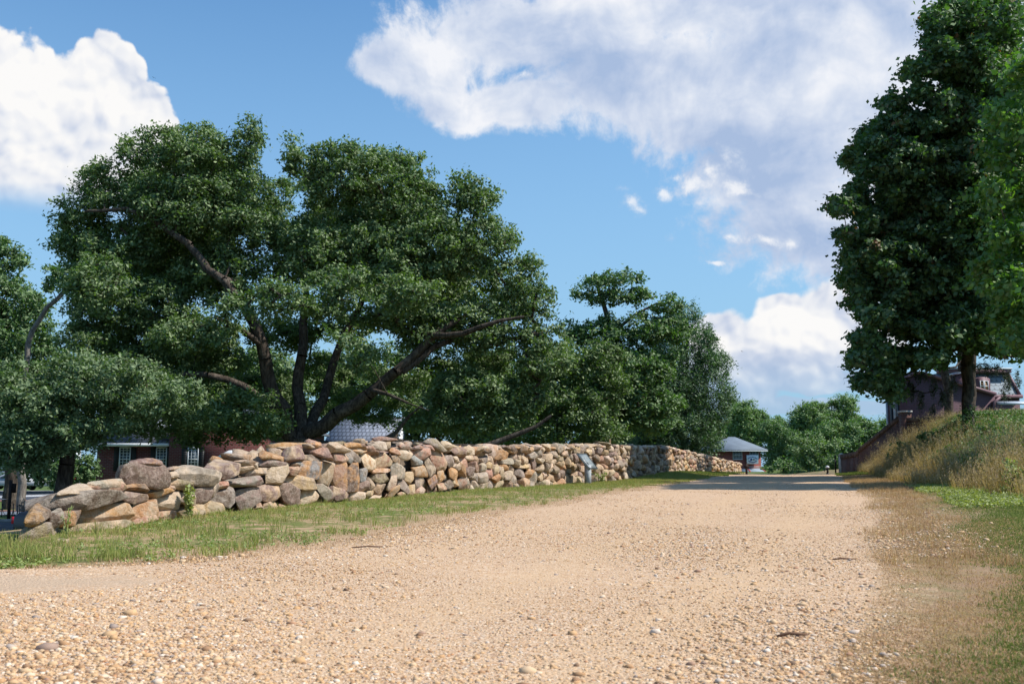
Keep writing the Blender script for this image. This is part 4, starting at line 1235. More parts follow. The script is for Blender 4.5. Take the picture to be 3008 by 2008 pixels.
# ------------------------------------------------------------------ buildings
def brick_mat(name, d, c1, c2, mortar, scale=1., wear=.3):
    """brick courses on a wall that runs along plan direction d"""
    def fn(b):
        p = tcoord('Position'); x, y, z = sep(p)
        v = comb(x * d[0] + y * d[1], z, 0.0)
        n = S.T.nodes.new('ShaderNodeTexBrick'); setin(n.inputs['Vector'], v)
        n.inputs['Scale'].default_value = 1; n.inputs['Brick Width'].default_value = .215 * scale; n.inputs['Row Height'].default_value = .075 * scale
        n.inputs['Mortar Size'].default_value = .009 * scale; n.inputs['Bias'].default_value = -.1
        n.inputs['Color1'].default_value = (*c1, 1); n.inputs['Color2'].default_value = (*c2, 1); n.inputs['Mortar'].default_value = (*mortar, 1)
        c = S(n.outputs['Color']); w = noise(p, 1.3, 5, .65); w2 = noise(p, 14, 4, .6)
        c = mix(ramp(w, .4, .7) * wear, c, mix(1.0, c, (.45, .42, .40), 'MULTIPLY')); c = mix(w2 * .35, c, mix(1.0, c, (.6, .55, .55), 'MULTIPLY'))
        setin(b.inputs['Base Color'], c); bump(b, 1 - S(n.outputs['Fac']), .6, .008)
    return material(name, fn, .9, .15)


BR_RED = brick_mat('red_house_brick', (1, 0), (.17, .045, .038), (.12, .032, .028), (.17, .135, .12), 1.25)
BR_REST = brick_mat('restaurant_brick', (1, 0), (.30, .08, .06), (.24, .065, .05), (.26, .14, .12), 1.3)
WHITE = plain('white_painted_wood', (.62, .64, .66), .6, .3, .08)
DARKP = plain('black_painted_wood', (.016, .018, .02), .5, .3)
GLASS = plain('dark_window_glass', (.05, .065, .08), .12, .6, .3, 1.5)
BLIND = plain('drawn_window_blind', (.28, .16, .075), .7)
STONEL = plain('pale_lintel_stone', (.38, .36, .33), .85)


def roof_mat(name, c, row=.18, d=(1, 0)):
    def fn(b):
        p = tcoord('Position'); x, y, z = sep(p)
        n = S.T.nodes.new('ShaderNodeTexBrick'); setin(n.inputs['Vector'], comb(x * d[0] + y * d[1], z, 0.0))
        n.inputs['Scale'].default_value = 1; n.inputs['Brick Width'].default_value = .3; n.inputs['Row Height'].default_value = row * .6
        n.inputs['Mortar Size'].default_value = row * .10
        n.inputs['Color1'].default_value = (*c, 1); n.inputs['Color2'].default_value = (*[k * .78 for k in c], 1); n.inputs['Mortar'].default_value = (*[k * .45 for k in c], 1)
        setin(b.inputs['Base Color'], S(n.outputs['Color'])); bump(b, 1 - S(n.outputs['Fac']), .5, .01)
    return material(name, fn, .85, .2)


ROOF1 = roof_mat('grey_roof_shingles', (.20, .215, .25), .34); ROOF2 = roof_mat('pale_roof_shingles', (.25, .27, .32), .5); ROOFM = plain('grey_metal_roof', (.15, .18, .215), .7, .2, .1, 1)


def fx(u, d): return float(P(u, 1375, d)[0])
def fz(v, d): return float(P(1504, v, d)[2])


def window(parent, u0, u1, v0, v1, d, base, cols=3, rows=4, proud=.05, frame_mat=None, pane_mat=None, fw=.05, label=None):
    x0, x1, z0, z1 = fx(u0, d), fx(u1, d), fz(v1, d), fz(v0, d); y = d - proud
    m = MB(); w, h = x1 - x0, z1 - z0; cx, cz = (x0 + x1) / 2, (z0 + z1) / 2
    m.box((x0 + fw / 2, y, cz), (fw, .08, h)).box((x1 - fw / 2, y, cz), (fw, .08, h))
    m.box((cx, y, z1 - fw / 2), (w - 2 * fw, .08, fw)).box((cx, y, z0 + fw / 2), (w - 2 * fw, .08, fw)).box((cx, y - .01, cz), (w - 2 * fw, .06, fw * .8))
    for i in range(1, cols): m.box((x0 + w * i / cols, y + .004, cz), (.022, .03, h - 2 * fw))
    for j in range(1, rows * 2):
        if j != rows: m.box((cx, y + .008, z0 + h * j / (rows * 2)), (w - 2 * fw, .026, .02))
    f = m.build('window', frame_mat or WHITE, parent, off=base)
    if label: f['label'] = label
    g = MB().box((cx, y + .02, cz), (w - .02, .015, h - .02)).build('pane', pane_mat or GLASS, f, off=base)
    s = MB().box((cx, y - .03, z0 - .04), (w + .14, .16, .06)).build('sill', WHITE, f, off=base)
    return f


# --- red brick house behind the oak
d = 58.0
base = P(283, 1476, d); base[2] = -1.4
h1 = empty('brick_house', base, 'red brick house with black-shuttered white windows and white door pediment behind the oak', 'house')
x0, x1, x2 = fx(283, d), fx(503, d), fx(860, d)
ze, zc = fz(1302, d), fz(1258, d)
MB().prism([(x0, d, -1.5), (x1, d, -1.5), (x1, d, ze), (x0, d, ze)], (0, 9, 0)).build('wall', BR_RED, h1, off=base)
MB().prism([(x1, d - .5, -1.5), (x2, d - .5, -1.5), (x2, d - .5, zc), ((x1 + x2) / 2, d - .5, zc + 1.1), (x1, d - .5, zc)], (0, 10, 0)).build('wall', BR_RED, h1, off=base)
zr_ = fz(1212, d + 4)
MB().prism([(x0 - .25, d - .35, ze + .02), (x0 - .25, d + 4.5, zr_), (x0 - .25, d + 9.3, ze + .02)], (x1 - x0 + .2, 0, 0)).build('roof', ROOF1, h1, off=base)
MB().box(((x0 + x1) / 2 - .15, d - .3, ze - .08), (x1 - x0 + .2, .3, .18)).build('cornice', WHITE, h1, off=base)
m = MB(); xm = (x1 + x2) / 2; t = np.array([0, 10.6, 0])
for a, b_ in ((x1 - .3, xm), (x2 + .3, xm)):
    m.prism([(a, d - .8, zc - .2), (b_, d - .8, zc + 1.15), (b_, d - .8, zc + 1.3), (a, d - .8, zc - .03)], t)
m.build('roof', ROOF1, h1, off=base)
for (u0, u1, sh) in ((350, 383, (334, 399)), (458, 490, (442, 505)), (551, 583, (533, 599)), (796, 828, None)):
    dd = d if u1 < 500 else d - .5
    w_ = window(h1, u0, u1, 1313, 1383, dd, base)
    a, b_ = fx(u0 - 4, dd), fx(u1 + 4, dd); zt = fz(1312, dd)
    MB().prism([(a + .06, dd - .04, zt), (b_ - .06, dd - .04, zt), (b_ + .05, dd - .04, zt + .24), (a - .05, dd - .04, zt + .24)], (0, .05, 0)).build('lintel', STONEL, h1, off=base)
    if sh:
        for (q0, q1) in ((sh[0], u0 - 2), (u1 + 2, sh[1])):
            m = MB(); c0, c1 = fx(q0, dd), fx(q1, dd); m.box(((c0 + c1) / 2, dd - .05, (fz(1383, dd) + zt) / 2), (c1 - c0, .05, zt - fz(1383, dd)))
            for k in range(14): m.box(((c0 + c1) / 2, dd - .08, fz(1383, dd) + (zt - fz(1383, dd)) * (k + .5) / 14), (c1 - c0 - .06, .02, .05), rx=.4)
            m.build('shutter', DARKP, h1, off=base)
dd = d - .5
pa, pb, pz = fx(632, dd), fx(738, dd), fz(1350, dd)
m = MB(); m.prism([(pa, dd - .9, pz), (pb, dd - .9, pz), ((pa + pb) / 2, dd - .9, fz(1322, dd))], (0, .9, 0)).box(((pa + pb) / 2, dd - .5, pz - .12), (pb - pa + .1, 1., .22))
for q in (pa + .12, pb - .12): m.box((q, dd - .75, (pz - .24 - 1.4) / 2), (.18, .18, pz - .24 + 1.4))
m.build('door_porch', WHITE, h1, off=base)
MB().box(((pa + pb) / 2, dd - .04, (pz - .3 - 1.4) / 2), (1.0, .08, pz - .3 + 1.4)).build('door', DARKP, h1, off=base)
# --- pale-roofed house seen under the oak's limbs
d = 74.0
base = P(1080, 1450, d); base[2] = -1.4
h2 = empty('white_house', base, 'pale house whose white-grey shingled roof shows beneath the right limb of the great oak', 'house')
xa, xb_, zt, zb = fx(955, d), fx(1168, d), fz(1222, d), fz(1300, d)
MB().prism([(xa, d - .3, zb), (xb_, d - .3, zb), (xb_, d + 4.5, zt), (xa, d + 4.5, zt)], (0, 0, .16)).prism([(xa, d + 9.3, zb), (xb_, d + 9.3, zb), (xb_, d + 4.6, zt), (xa, d + 4.6, zt)], (0, 0, .16)).build('roof', ROOF2, h2, off=base)
MB().prism([(xa + .2, d, -1.5), (xa + .2, d, zb + .12), (xa + .2, d + 4.5, zt - .05), (xa + .2, d + 9, zb + .12), (xa + .2, d + 9, -1.5)], (xb_ - xa - .4, 0, 0)).build('wall', WHITE, h2, off=base)
for u_ in (1000, 1060, 1120): window(h2, u_ - 12, u_ + 12, 1320, 1360, d, base, 2, 2)
# --- white house far left beyond the street
d = 118.0
base = P(40, 1430, d); base[2] = -1.4
h3 = empty('white_house', base, 'white clapboard house glimpsed through leaves beyond the street at the far left', 'house')
xa, xb_, zt, zb = fx(-90, d), fx(150, d), fz(1240, d), fz(1300, d)


def fn_clap(b):
    x, y, z = sep(tcoord('Position'))
    f = M('FRACT', z / .16); setin(b.inputs['Base Color'], mix(ramp(f, .0, .12), (.25, .27, .3), (.60, .62, .64))); bump(b, f, .5, .02)
CLAP = material('white_clapboard', fn_clap, .7, .3)
MB().prism([(xa, d, -1.5), (xb_, d, -1.5), (xb_, d, zb), (xa, d, zb)], (0, 8, 0)).build('wall', CLAP, h3, off=base)
MB().prism([(xa - .3, d - .4, zb), (xa - .3, d + 4, zt), (xa - .3, d + 8.4, zb)], (xb_ - xa + .6, 0, 0)).build('roof', ROOF1, h3, off=base)
for u_ in (-40, 20, 80, 125): window(h3, u_ - 12, u_ + 12, 1345, 1385, d, base, 2, 2)
MB().box((fx(50, d), d - .06, -.3), (1.1, .1, 2.2)).build('door', DARKP, h3, off=base)
# --- brick restaurant beyond the crest
d = 150.0
base = P(2180, 1440, d); base[2] = -3.2
h4 = empty('brick_restaurant', base, 'small red brick restaurant with grey hip roof, white sign and striped awning beyond the crest', 'restaurant')
xa, xb_, zt = fx(2092, d), fx(2236, d), fz(1320, d)
MB().prism([(xa, d, -3.4), (xb_, d, -3.4), (xb_, d, zt), (xa, d, zt)], (0, 7.5, 0)).build('wall', BR_REST, h4, off=base)
m = MB(); o = .85; zr_ = fz(1282, d + 3); r0, r1 = xa + 3.4, xb_ - 3.0
A = [(xa - o, d - o, zt), (xb_ + o, d - o, zt), (xb_ + o, d + 7.5 + o, zt), (xa - o, d + 7.5 + o, zt)]
m.add(np.array(A + [(r0, d + 3.7, zr_), (r1, d + 3.7, zr_)] + [(a, b_, c - .14) for a, b_, c in A]), [(0, 1, 5, 4), (1, 2, 5), (2, 3, 4, 5), (3, 0, 4), (0, 6, 7, 1), (1, 7, 8, 2), (2, 8, 9, 3), (3, 9, 6, 0), (6, 9, 8, 7)])
m.build('roof', ROOFM, h4, off=base)
MB().box(((xa + xb_) / 2, d - o + .02, zt - .2), (xb_ - xa + 2 * o, .05, .12)).build('gutter', WHITE, h4, off=base)
GREYW = plain('aluminium_window_frame', (.45, .47, .50), .5); PANEG = plain('curtained_glass', (.12, .15, .19), .2, .5, .5, 3)
window(h4, 2153, 2181, 1323, 1348, d, base, 3, 1, frame_mat=GREYW, pane_mat=PANEG, fw=.07)
window(h4, 2203, 2229, 1323, 1348, d, base, 3, 1, frame_mat=GREYW, pane_mat=PANEG, fw=.07)
for v_ in (1369.5, 1373): MB().box(((xb_ + fx(2185, d)) / 2, d - .05, fz(v_, d)), (xb_ - fx(2185, d), .08, .10)).build('string_course', plain('pale_band_%d' % v_, (.40, .33, .32)), h4, off=base)
# sign board with lettering round two hats
sx0, sx1, sz0, sz1 = fx(2192, d), fx(2226, d), fz(1362, d), fz(1336, d); sy = d - .45
sg = MB().box(((sx0 + sx1) / 2, sy, (sz0 + sz1) / 2), (sx1 - sx0, .08, sz1 - sz0)).build('sign_board', plain('white_sign_paint', (.75, .78, .82), .5, .3, .03), h4, off=base)
BLUE = plain('dark_blue_lettering', (.012, .03, .14), .6); REDP = plain('red_awning_paint', (.30, .05, .05), .7); GREYL = plain('grey_hat_paint', (.33, .33, .34), .7)
cx, cz = (sx0 + sx1) / 2, (sz0 + sz1) / 2


def arc_text(txt, rad, c, size, top=True, spread=1.0):
    allv, allf, off_ = [], [], 0
    for i, ch_ in enumerate(txt):
        t_ = (i - (len(txt) - 1) / 2) / (len(txt) - 1) * spread
        cu = bpy.data.curves.new('letter', 'FONT'); cu.body = ch_; cu.size = size; cu.extrude = .01; cu.align_x = 'CENTER'; cu.offset = .012
        ob = bpy.data.objects.new('letter', cu); me = ob.to_mesh()
        vv_ = np.array([q.co[:] for q in me.vertices]) if len(me.vertices) else np.zeros((0, 3)); ff = [tuple(q.vertices) for q in me.polygons]
        ang = -t_ if top else t_
        X_ = vv_[:, 0] * math.cos(ang) - vv_[:, 1] * math.sin(ang); Z_ = vv_[:, 0] * math.sin(ang) + vv_[:, 1] * math.cos(ang)
        px_, pz_ = c[0] + rad * math.sin(t_), c[2] + (rad * math.cos(t_) - rad) * (1 if top else -1)
        allv.append(np.stack([px_ + X_, c[1] - vv_[:, 2], pz_ + Z_], 1)); allf += [tuple(k + off_ for k in f_) for f_ in ff]; off_ += len(vv_)
        ob.to_mesh_clear(); bpy.data.objects.remove(ob); bpy.data.curves.remove(cu)
    m_ = MB(); return m_.add(np.concatenate(allv), allf)


arc_text('BATTLEFIELD', .95, (cx, sy - .055, cz + .30), .21, True, 1.45).build('lettering', BLUE, sg, off=base)
arc_text('RESTAURANT', .95, (cx, sy - .055, cz - .50), .21, False, 1.4).build('lettering', BLUE, sg, off=base)


def disc(c, rx, rz, n=20, th=.02):
    a = np.arange(n) / n * 2 * np.pi
    return [(c[0] + rx * math.cos(k), c[1], c[2] + rz * math.sin(k)) for k in a]


m = MB(); m.prism(disc((cx - .19, sy - .06, cz), .14, .19), (0, .02, 0)).prism(disc((cx - .26, sy - .06, cz - .15), .12, .05), (0, .02, 0)); m.build('emblem_cap', BLUE, sg, off=base)
m = MB(); m.prism(disc((cx + .22, sy - .06, cz - .03), .24, .13), (0, .02, 0)).prism(disc((cx + .20, sy - .085, cz + .06), .14, .14), (0, .02, 0)); m.build('emblem_hat', GREYL, sg, off=base)
# awning
AWN = plain('pale_awning_canvas', (.26, .31, .35), .7, .2, .15, 1.5)
aw = MB(); ax0, ax1 = fx(2176, d), fx(2236, d); bx0, bx1 = fx(2180, d - 3), fx(2255, d - 3)
zt_, zb_ = fz(1375, d), fz(1387, d - 3)
aw.add([(ax0, d - .02, zt_), (ax1, d - .02, zt_), (bx1, d - 3, zb_), (bx0, d - 3, zb_), (bx0, d - 3, zb_ - .3), (bx1, d - 3, zb_ - .3), (ax0, d - .02, zt_ - .3), (ax1, d - .02, zt_ - .3)], [(0, 3, 2, 1), (3, 4, 5, 2), (1, 2, 5, 7), (0, 6, 4, 3)])
ao = aw.build('awning', AWN, h4, off=base)
for f0, f1 in ((.30, .37), (.94, 1.0)):
    q = lambda f, a, b_: a + (b_ - a) * f
    m = MB(); m.prism([(q(f0, ax0, ax1), d - .03, zt_ + .015), (q(f1, ax0, ax1), d - .03, zt_ + .015), (q(f1, bx0, bx1), d - 3.01, zb_ + .015), (q(f0, bx0, bx1), d - 3.01, zb_ + .015)], (0, 0, .012))
    m.box((q((f0 + f1) / 2, bx0, bx1), d - 3.02, zb_ - .15), (q(f1, bx0, bx1) - q(f0, bx0, bx1), .012, .3)); m.build('stripe', REDP, ao, off=base)

# --- purple house on the right
PURP = brick_mat('mauve_painted_brick', (1, 0), (.150, .092, .108), (.135, .082, .098), (.12, .075, .088), 1.4, .15)
PTRIM = plain('mauve_painted_wood', (.19, .105, .125), .6, .3, .1)
GALV = plain('pale_metal_gutter', (.45, .50, .56), .4, .5, .1)


def fn_scale(b):
    x, y, z = sep(tcoord('Position')); w, h = .34, .30
    row = M('FLOOR', z / h); sh = M('MODULO', M('ABSOLUTE', row), 2.0) * .5
    fx_ = M('FRACT', x / w + sh) - .5; fz_ = M('FRACT', z / h)
    dn = M('SQRT', fx_ * fx_ * 1.1 + (fz_ - .55) * (fz_ - .55))
    lower = M('LESS_THAN', fz_, .5); edge = ramp(dn, .44, .50) * lower
    side_ = ramp(M('ABSOLUTE', fx_), .46, .49) * (1 - lower)
    line = M('ADD', edge, side_, clamp=True)
    n = noise(tcoord('Position'), 4, 4); cell_ = noise(comb(M('FLOOR', x / w + sh) * 7.3, row * 3.1, 0.0), 1.0, 1)
    c = mix(ramp(cell_, .3, .7), (.15, .19, .22), (.22, .26, .30)); c = mix(ramp(n, .55, .7) * .5, c, (.22, .24, .17))
    setin(b.inputs['Base Color'], mix(line * .75, c, (.05, .06, .07))); bump(b, 1 - line, .6, .02)
SLATE = material('fish_scale_slates', fn_scale, .7, .3)
d = 60.0
base = P(2780, 1260, d); base[2] = 1.9
h5 = empty('mauve_house', base, 'mauve painted brick house with grey scalloped mansard roof and dormer on top of the bank', 'house')
X_ = lambda u, dd=d: fx(u, dd)
zz = lambda v, dd=d: fz(v, dd)
gb = 1.6
poly = [(2656, None), (2656, 1122), (2695, 1098), (2720, 1098), (2802, 1122), (2935, 1160), (2935, None)]
MB().prism([(X_(u), d, gb if v is None else zz(v)) for u, v in poly], (0, 2.2, 0)).build('wall', PURP, h5, off=base)
m = MB()
for (a, b_) in zip(poly[1:-2], poly[2:-1]):
    m.prism([(X_(a[0]), d - .25, zz(a[1]) - .02), (X_(b_[0]), d - .25, zz(b_[1]) - .02), (X_(b_[0]), d - .25, zz(b_[1] - 7)), (X_(a[0]), d - .25, zz(a[1] - 7))], (0, 2.6, 0))
m.build('eave_trim', PTRIM, h5, off=base)
D2 = 65.2
MB().prism([(X_(2775, D2), D2, 1.6), (X_(3008, D2), D2, 1.6), (X_(3008, D2), D2, zz(1166, D2)), (X_(2775, D2), D2, zz(1166, D2))], (0, 9, 0)).build('wall', PURP, h5, off=base)
m = MB(); z0_, z1_ = zz(1160, D2), zz(1092, D2)
m.add([(X_(2775, D2), D2, z0_), (X_(3008, D2), D2, z0_), (X_(2996, D2), D2 + .9, z1_), (X_(2787, D2), D2 + .9, z1_), (X_(3008, D2), D2 + 9, z0_), (X_(2996, D2), D2 + 8.1, z1_), (X_(2775, D2), D2 + 9, z0_), (X_(2787, D2), D2 + 8.1, z1_)],
      [(0, 1, 2, 3), (1, 4, 5, 2), (4, 6, 7, 5), (6, 0, 3, 7), (3, 2, 5, 7)])
m.build('mansard_roof', SLATE, h5, off=base)
m = MB(); m.box((X_(2892, D2), D2 + .72, z1_ + .1), (X_(3000, D2) - X_(2784, D2), .5, .22)).box((X_(2891, D2), D2 - .1, z0_ - .10), (X_(3012, D2) - X_(2771, D2), .4, .22))
m.tube([(X_(3009, D2), D2 - .05, z0_), (X_(2997, D2), D2 + .85, z1_)], .10, 6); m.build('roof_trim', PTRIM, h5, off=base)
m = MB(); m.box((X_(2892, D2), D2 + .7, z1_ + .27), (X_(3002, D2) - X_(2782, D2), .6, .10)); m.build('roof_edge', GALV, h5, off=base)
# dormer
y_ = D2 - .15; a, b_ = X_(2883, D2), X_(2920, D2)
dm = MB().prism([(a, y_, zz(1158, D2)), (b_, y_, zz(1158, D2)), (b_, y_, zz(1113, D2)), ((a + b_) / 2 + .2, y_, zz(1107, D2)), ((a + b_) / 2 - .2, y_, zz(1107, D2)), (a, y_, zz(1113, D2))], (0, 1.2, 0)).build('dormer', PTRIM, h5, off=base)
m = MB(); a, b_ = X_(2889, D2), X_(2914, D2); t0, t1 = zz(1150, D2), zz(1118, D2); c = (a + b_) / 2
for q in (a + .025, c - .03, c + .03, b_ - .025): m.box((q, y_ - .03, (t0 + t1) / 2), (.045, .06, t1 - t0))
for q in (t0 + .03, t1 - .03, (t0 + t1) / 2): m.box((c, y_ - .028, q), (b_ - a - .05, .05, .045))
m.build('window_frame', WHITE, dm, off=base); MB().box((c, y_ - .008, (t0 + t1) / 2), (b_ - a - .02, .02, t1 - t0 - .02)).build('pane', BLIND, dm, off=base)
# chimney stack
m = MB(); a, b_ = X_(2822, 62), X_(2868, 62); m.box(((a + b_) / 2, 62.3, (zz(1099, 62) + 4) / 2), (b_ - a, .9, zz(1099, 62) - 4)); ch_ = m.build('chimney', PURP, h5, off=base)
MB().box(((a + b_) / 2, 62.3, zz(1099, 62) + .05), (b_ - a + .16, 1.05, .12)).build('chimney_cap', GALV, ch_, off=base)
# porch roof, downpipe, left porch posts
m = MB(); m.prism([(X_(2937), d + .6, zz(1181)), (X_(3060), d + .6, zz(1181)), (X_(3060), d - .6, zz(1190)), (X_(2937), d - .6, zz(1190))], (0, 0, .1)).build('porch_roof', GALV, h5, off=base)
m = MB(); m.tube([(X_(2952), d + 4, zz(1160)), (X_(2948), d - .05, zz(1168)), (X_(2929), d - .12, zz(1180)), (X_(2927), d - .12, zz(1215)), (X_(2927), d - .12, 1.9)], .09, 8).build('downpipe', PTRIM, h5, off=base, smooth=True)
xs0 = X_(2656)
for yo, hh_, m_ in ((.45, .30, DARKP), (.95, .34, STONEL), (1.5, .34, DARKP)):
    MB().box((xs0 - .03, d + yo, (zz(1170) + 1.9) / 2), (.06, hh_, zz(1170) - 1.9)).build('side_window' if m_ is DARKP else 'side_post', m_, h5, off=base)
MB().box((xs0 - .05, d + 2.15, (zz(1150) + 1.7) / 2), (.12, .12, zz(1150) - 1.7)).build('corner_pipe', GALV, h5, off=base)

# ------------------------------------------------------------------ brick garden wall on the right
def wall_run(pts, tops, bots, th, matf, name, parent, base, cap=None, capmat=None, cap_h=.12, over=.05):
    m = MB(); mc = MB()
    for i in range(len(pts) - 1):
        a, b_ = np.array(pts[i]), np.array(pts[i + 1]); t_ = (b_ - a) / np.linalg.norm(b_ - a); n_ = np.array([-t_[1], t_[0]])
        def sec(s, e, lo, hi, w):
            return [(*(s + n_ * -w / 2), lo[0]), (*(e + n_ * -w / 2), lo[1]), (*(e + n_ * -w / 2), hi[1]), (*(s + n_ * -w / 2), hi[0])]
        q = sec(a, b_, (bots[i], bots[i + 1]), (tops[i] - cap_h, tops[i + 1] - cap_h), th); m.prism(q, (n_[0] * th, n_[1] * th, 0))
        w = th + 2 * over
        q = sec(a, b_, (tops[i] - cap_h + .002, tops[i + 1] - cap_h + .002), (tops[i], tops[i + 1]), w); mc.prism(q, (n_[0] * w, n_[1] * w, 0))
    m.build(name, matf, parent, off=base); mc.build(cap or 'coping', capmat, parent, off=base)


OLDB = ((.17, .075, .06), (.12, .055, .045), (.17, .15, .13))
BRW1 = brick_mat('weathered_brick_side', (0, 1), *OLDB, 1., .6); BRW2 = brick_mat('weathered_brick_front', (.5, -.87), *OLDB, 1., .6)
COP = plain('weathered_coping_brick', (.115, .080, .062), .95, .1, .5, 5)
pier_p = P(2660, 1260, 50.0); base = np.array([pier_p[0], pier_p[1], 1.6])
gw = empty('brick_garden_wall', base, 'old brick garden wall with raked coping climbing the bank to a square pier', 'wall')
e0 = P(2478, 1334, 62.0); e1 = P(2503, 1330, 59.0); e2 = P(2532, 1322, 56.0); e3 = P(2650, 1222, 50.3)
e15 = P(2518, 1326, 57.5)
wall_run([e0[:2], e1[:2], e15[:2], e2[:2]], [e0[2], e1[2], e15[2], e2[2]], [-.4] * 4, .34, BRW1, 'low_wall', gw, base, capmat=COP, cap_h=.28, over=.04)
wall_run([e2[:2], e3[:2]], [e2[2] + .08, e3[2]], [-.2, .6], .36, BRW1, 'raked_wall', gw, base, capmat=COP, cap_h=.22, over=.07)
pt = fz(1212, 50)
MB().box((pier_p[0], 50, (pt + .4) / 2), (.46, .5, pt - .4)).build('pier', BRW1, gw, off=base)
MB().box((pier_p[0], 50, pt + .05), (.54, .58, .10)).build('pier_cap', STONEL, gw, off=base)
r0 = P(2668, 1227, 49.9); r1 = P(3008, 1213, 45.6); r2 = r1 + (r1 - r0) * .8
wall_run([r0[:2], r1[:2], r2[:2]], [r0[2], r1[2], r2[2]], [1.0, 1.8, 1.8], .36, BRW2, 'upper_wall', gw, base, capmat=COP, cap_h=.20, over=.05)
wall_run([r0[:2] + [0, -.03], r1[:2] + [0, -.03]], [r0[2] - .28, r1[2] - .28], [r0[2] - .34, r1[2] - .34], .40, BRW2, 'string_course', gw, base, cap='string_edge', capmat=COP, cap_h=.03, over=.02)
gp = P(2473, 1390, 62.4); gt = fz(1337, 62.4)
pe = empty('gate_pier', (gp[0], gp[1], -.1), 'pale stone gate pier with pointed cap at the low end of the garden wall', 'pier')
PALE = plain('pale_limestone', (.40, .38, .33), .85, .2, .15)
MB().box((gp[0], gp[1], (gt - .1) / 2), (.24, .42, gt + .1)).build('shaft', PALE, pe, off=(gp[0], gp[1], -.1))
m = MB(); m.add([(gp[0] - .17, gp[1] - .26, gt), (gp[0] + .17, gp[1] - .26, gt), (gp[0] + .17, gp[1] + .26, gt), (gp[0] - .17, gp[1] + .26, gt), (gp[0] + .02, gp[1] - .1, gt + .16), (gp[0] + .02, gp[1] + .1, gt + .16)],
                [(0, 3, 2, 1), (0, 1, 4), (1, 2, 5, 4), (2, 3, 5), (3, 0, 4, 5)])
m.build('cap', PALE, pe, off=(gp[0], gp[1], -.1))
# iron gate panel swung open beside the pier
BLK = plain('black_iron', (.012, .012, .013), .45, .4, .1)
gbase = P(2466, 1390, 63.0); gbase[2] = .05
m = MB(); x0_, x1_ = P(2444, 1375, 64)[0], gp[0] - .16
for i in range(9): m.box((x0_ + (x1_ - x0_) * i / 8, 63.2, .75), (.02, .02, 1.35))
for z_ in (.15, 1.35): m.box(((x0_ + x1_) / 2, 63.2, z_), (x1_ - x0_, .025, .03))
m.tube([(x0_, 63.18, 1.3), (x1_, 63.18, .2)], .012, 5)
o = m.build('iron_gate', BLK, None); tag(o, 'thin black iron gate standing open beside the pale gate pier', 'gate')

# ------------------------------------------------------------------ small objects
# --- interpretive marker
c = P(1727, 1424, 28.0); c[2] = float(Z(c[0], c[1]))
mk = empty('interpretive_marker', c, 'tilted grey metal interpretive marker on a grey wooden post before the stone wall', 'sign')
PW = plain('weathered_grey_post', (.33, .35, .36), .8, .2, .2, 9)
MB().box((0, 0, .24), (.135, .135, .62), rz=R(38)).build('post', PW, mk)
sd_ = np.array([.89, -.45]); wd_ = np.array([.45, .89]); top = P(1695, 1330, 28.0) - c; topc = top
def mkpt(a, b_, z_): q = topc[:2] + wd_ * a + sd_ * b_; return (q[0], q[1], topc[2] + z_)
W_, L_, H_ = .66, .36, -.43
PANM = plain('grey_green_metal_panel', (.17, .20, .205), .45, .5, .12, 4)
nrm = np.cross([wd_[0], wd_[1], 0], [sd_[0] * L_, sd_[1] * L_, H_]); nrm /= np.linalg.norm(nrm); nrm *= np.sign(nrm[2])
MB().prism([mkpt(0, 0, 0), mkpt(W_, 0, 0), mkpt(W_, L_, H_), mkpt(0, L_, H_)], tuple(-nrm * .035)).build('panel', PANM, mk)
m = MB()
for (a0, a1, b0_, b1_) in ((0, W_, 0, .05), (0, W_, .95, 1), (0, .03, .05, .95), (W_ - .03, W_, .05, .95)):
    m.prism([mkpt(a0, L_ * b0_, H_ * b0_), mkpt(a1, L_ * b0_, H_ * b0_), mkpt(a1, L_ * b1_, H_ * b1_), mkpt(a0, L_ * b1_, H_ * b1_)], tuple(nrm * .008))
m.build('rim', DARKP, mk)
rr_ = random.Random(4); WORN = plain('worn_pale_lettering', (.50, .53, .52))
for (f0, n_, a0, a1) in ((.20, 6, .15, .50), (.28, 7, .12, .52), (.40, 1, .26, .38), (.50, 8, .10, .54), (.58, 8, .10, .56), (.70, 7, .13, .54), (.78, 6, .16, .50)):
    m = MB()
    for i in range(n_):
        a = a0 + (a1 - a0) * i / n_; w = (a1 - a0) / n_ * .62; hh = .055 if n_ > 1 else .015
        for (s0, s1, t0, t1) in ((0, .25, 0, 1), (.7, .95, 0, 1), (.25, .7, rr_.choice((0, .4, .75)), None)):
            if t1 is None: t1 = t0 + .22
            q0, q1 = f0 + hh * t0, f0 + hh * t1
            m.prism([mkpt(a + w * s0, L_ * q0, H_ * q0), mkpt(a + w * s1, L_ * q0, H_ * q0), mkpt(a + w * s1, L_ * q1, H_ * q1), mkpt(a + w * s0, L_ * q1, H_ * q1)], tuple(nrm * .004))
    m.build('text_line', WORN, mk)
m = MB(); bc = topc[:2] + wd_ * W_ * .4 + sd_ * L_ * .55
m.prism([(bc[0] - .12, bc[1] - .02, topc[2] - .12), (bc[0] + .08, bc[1] - .06, topc[2] - .40), (0.06, 0, .53), (-.10, 0, .53)], (.03, .16, 0)); m.build('bracket', DARKP, mk)

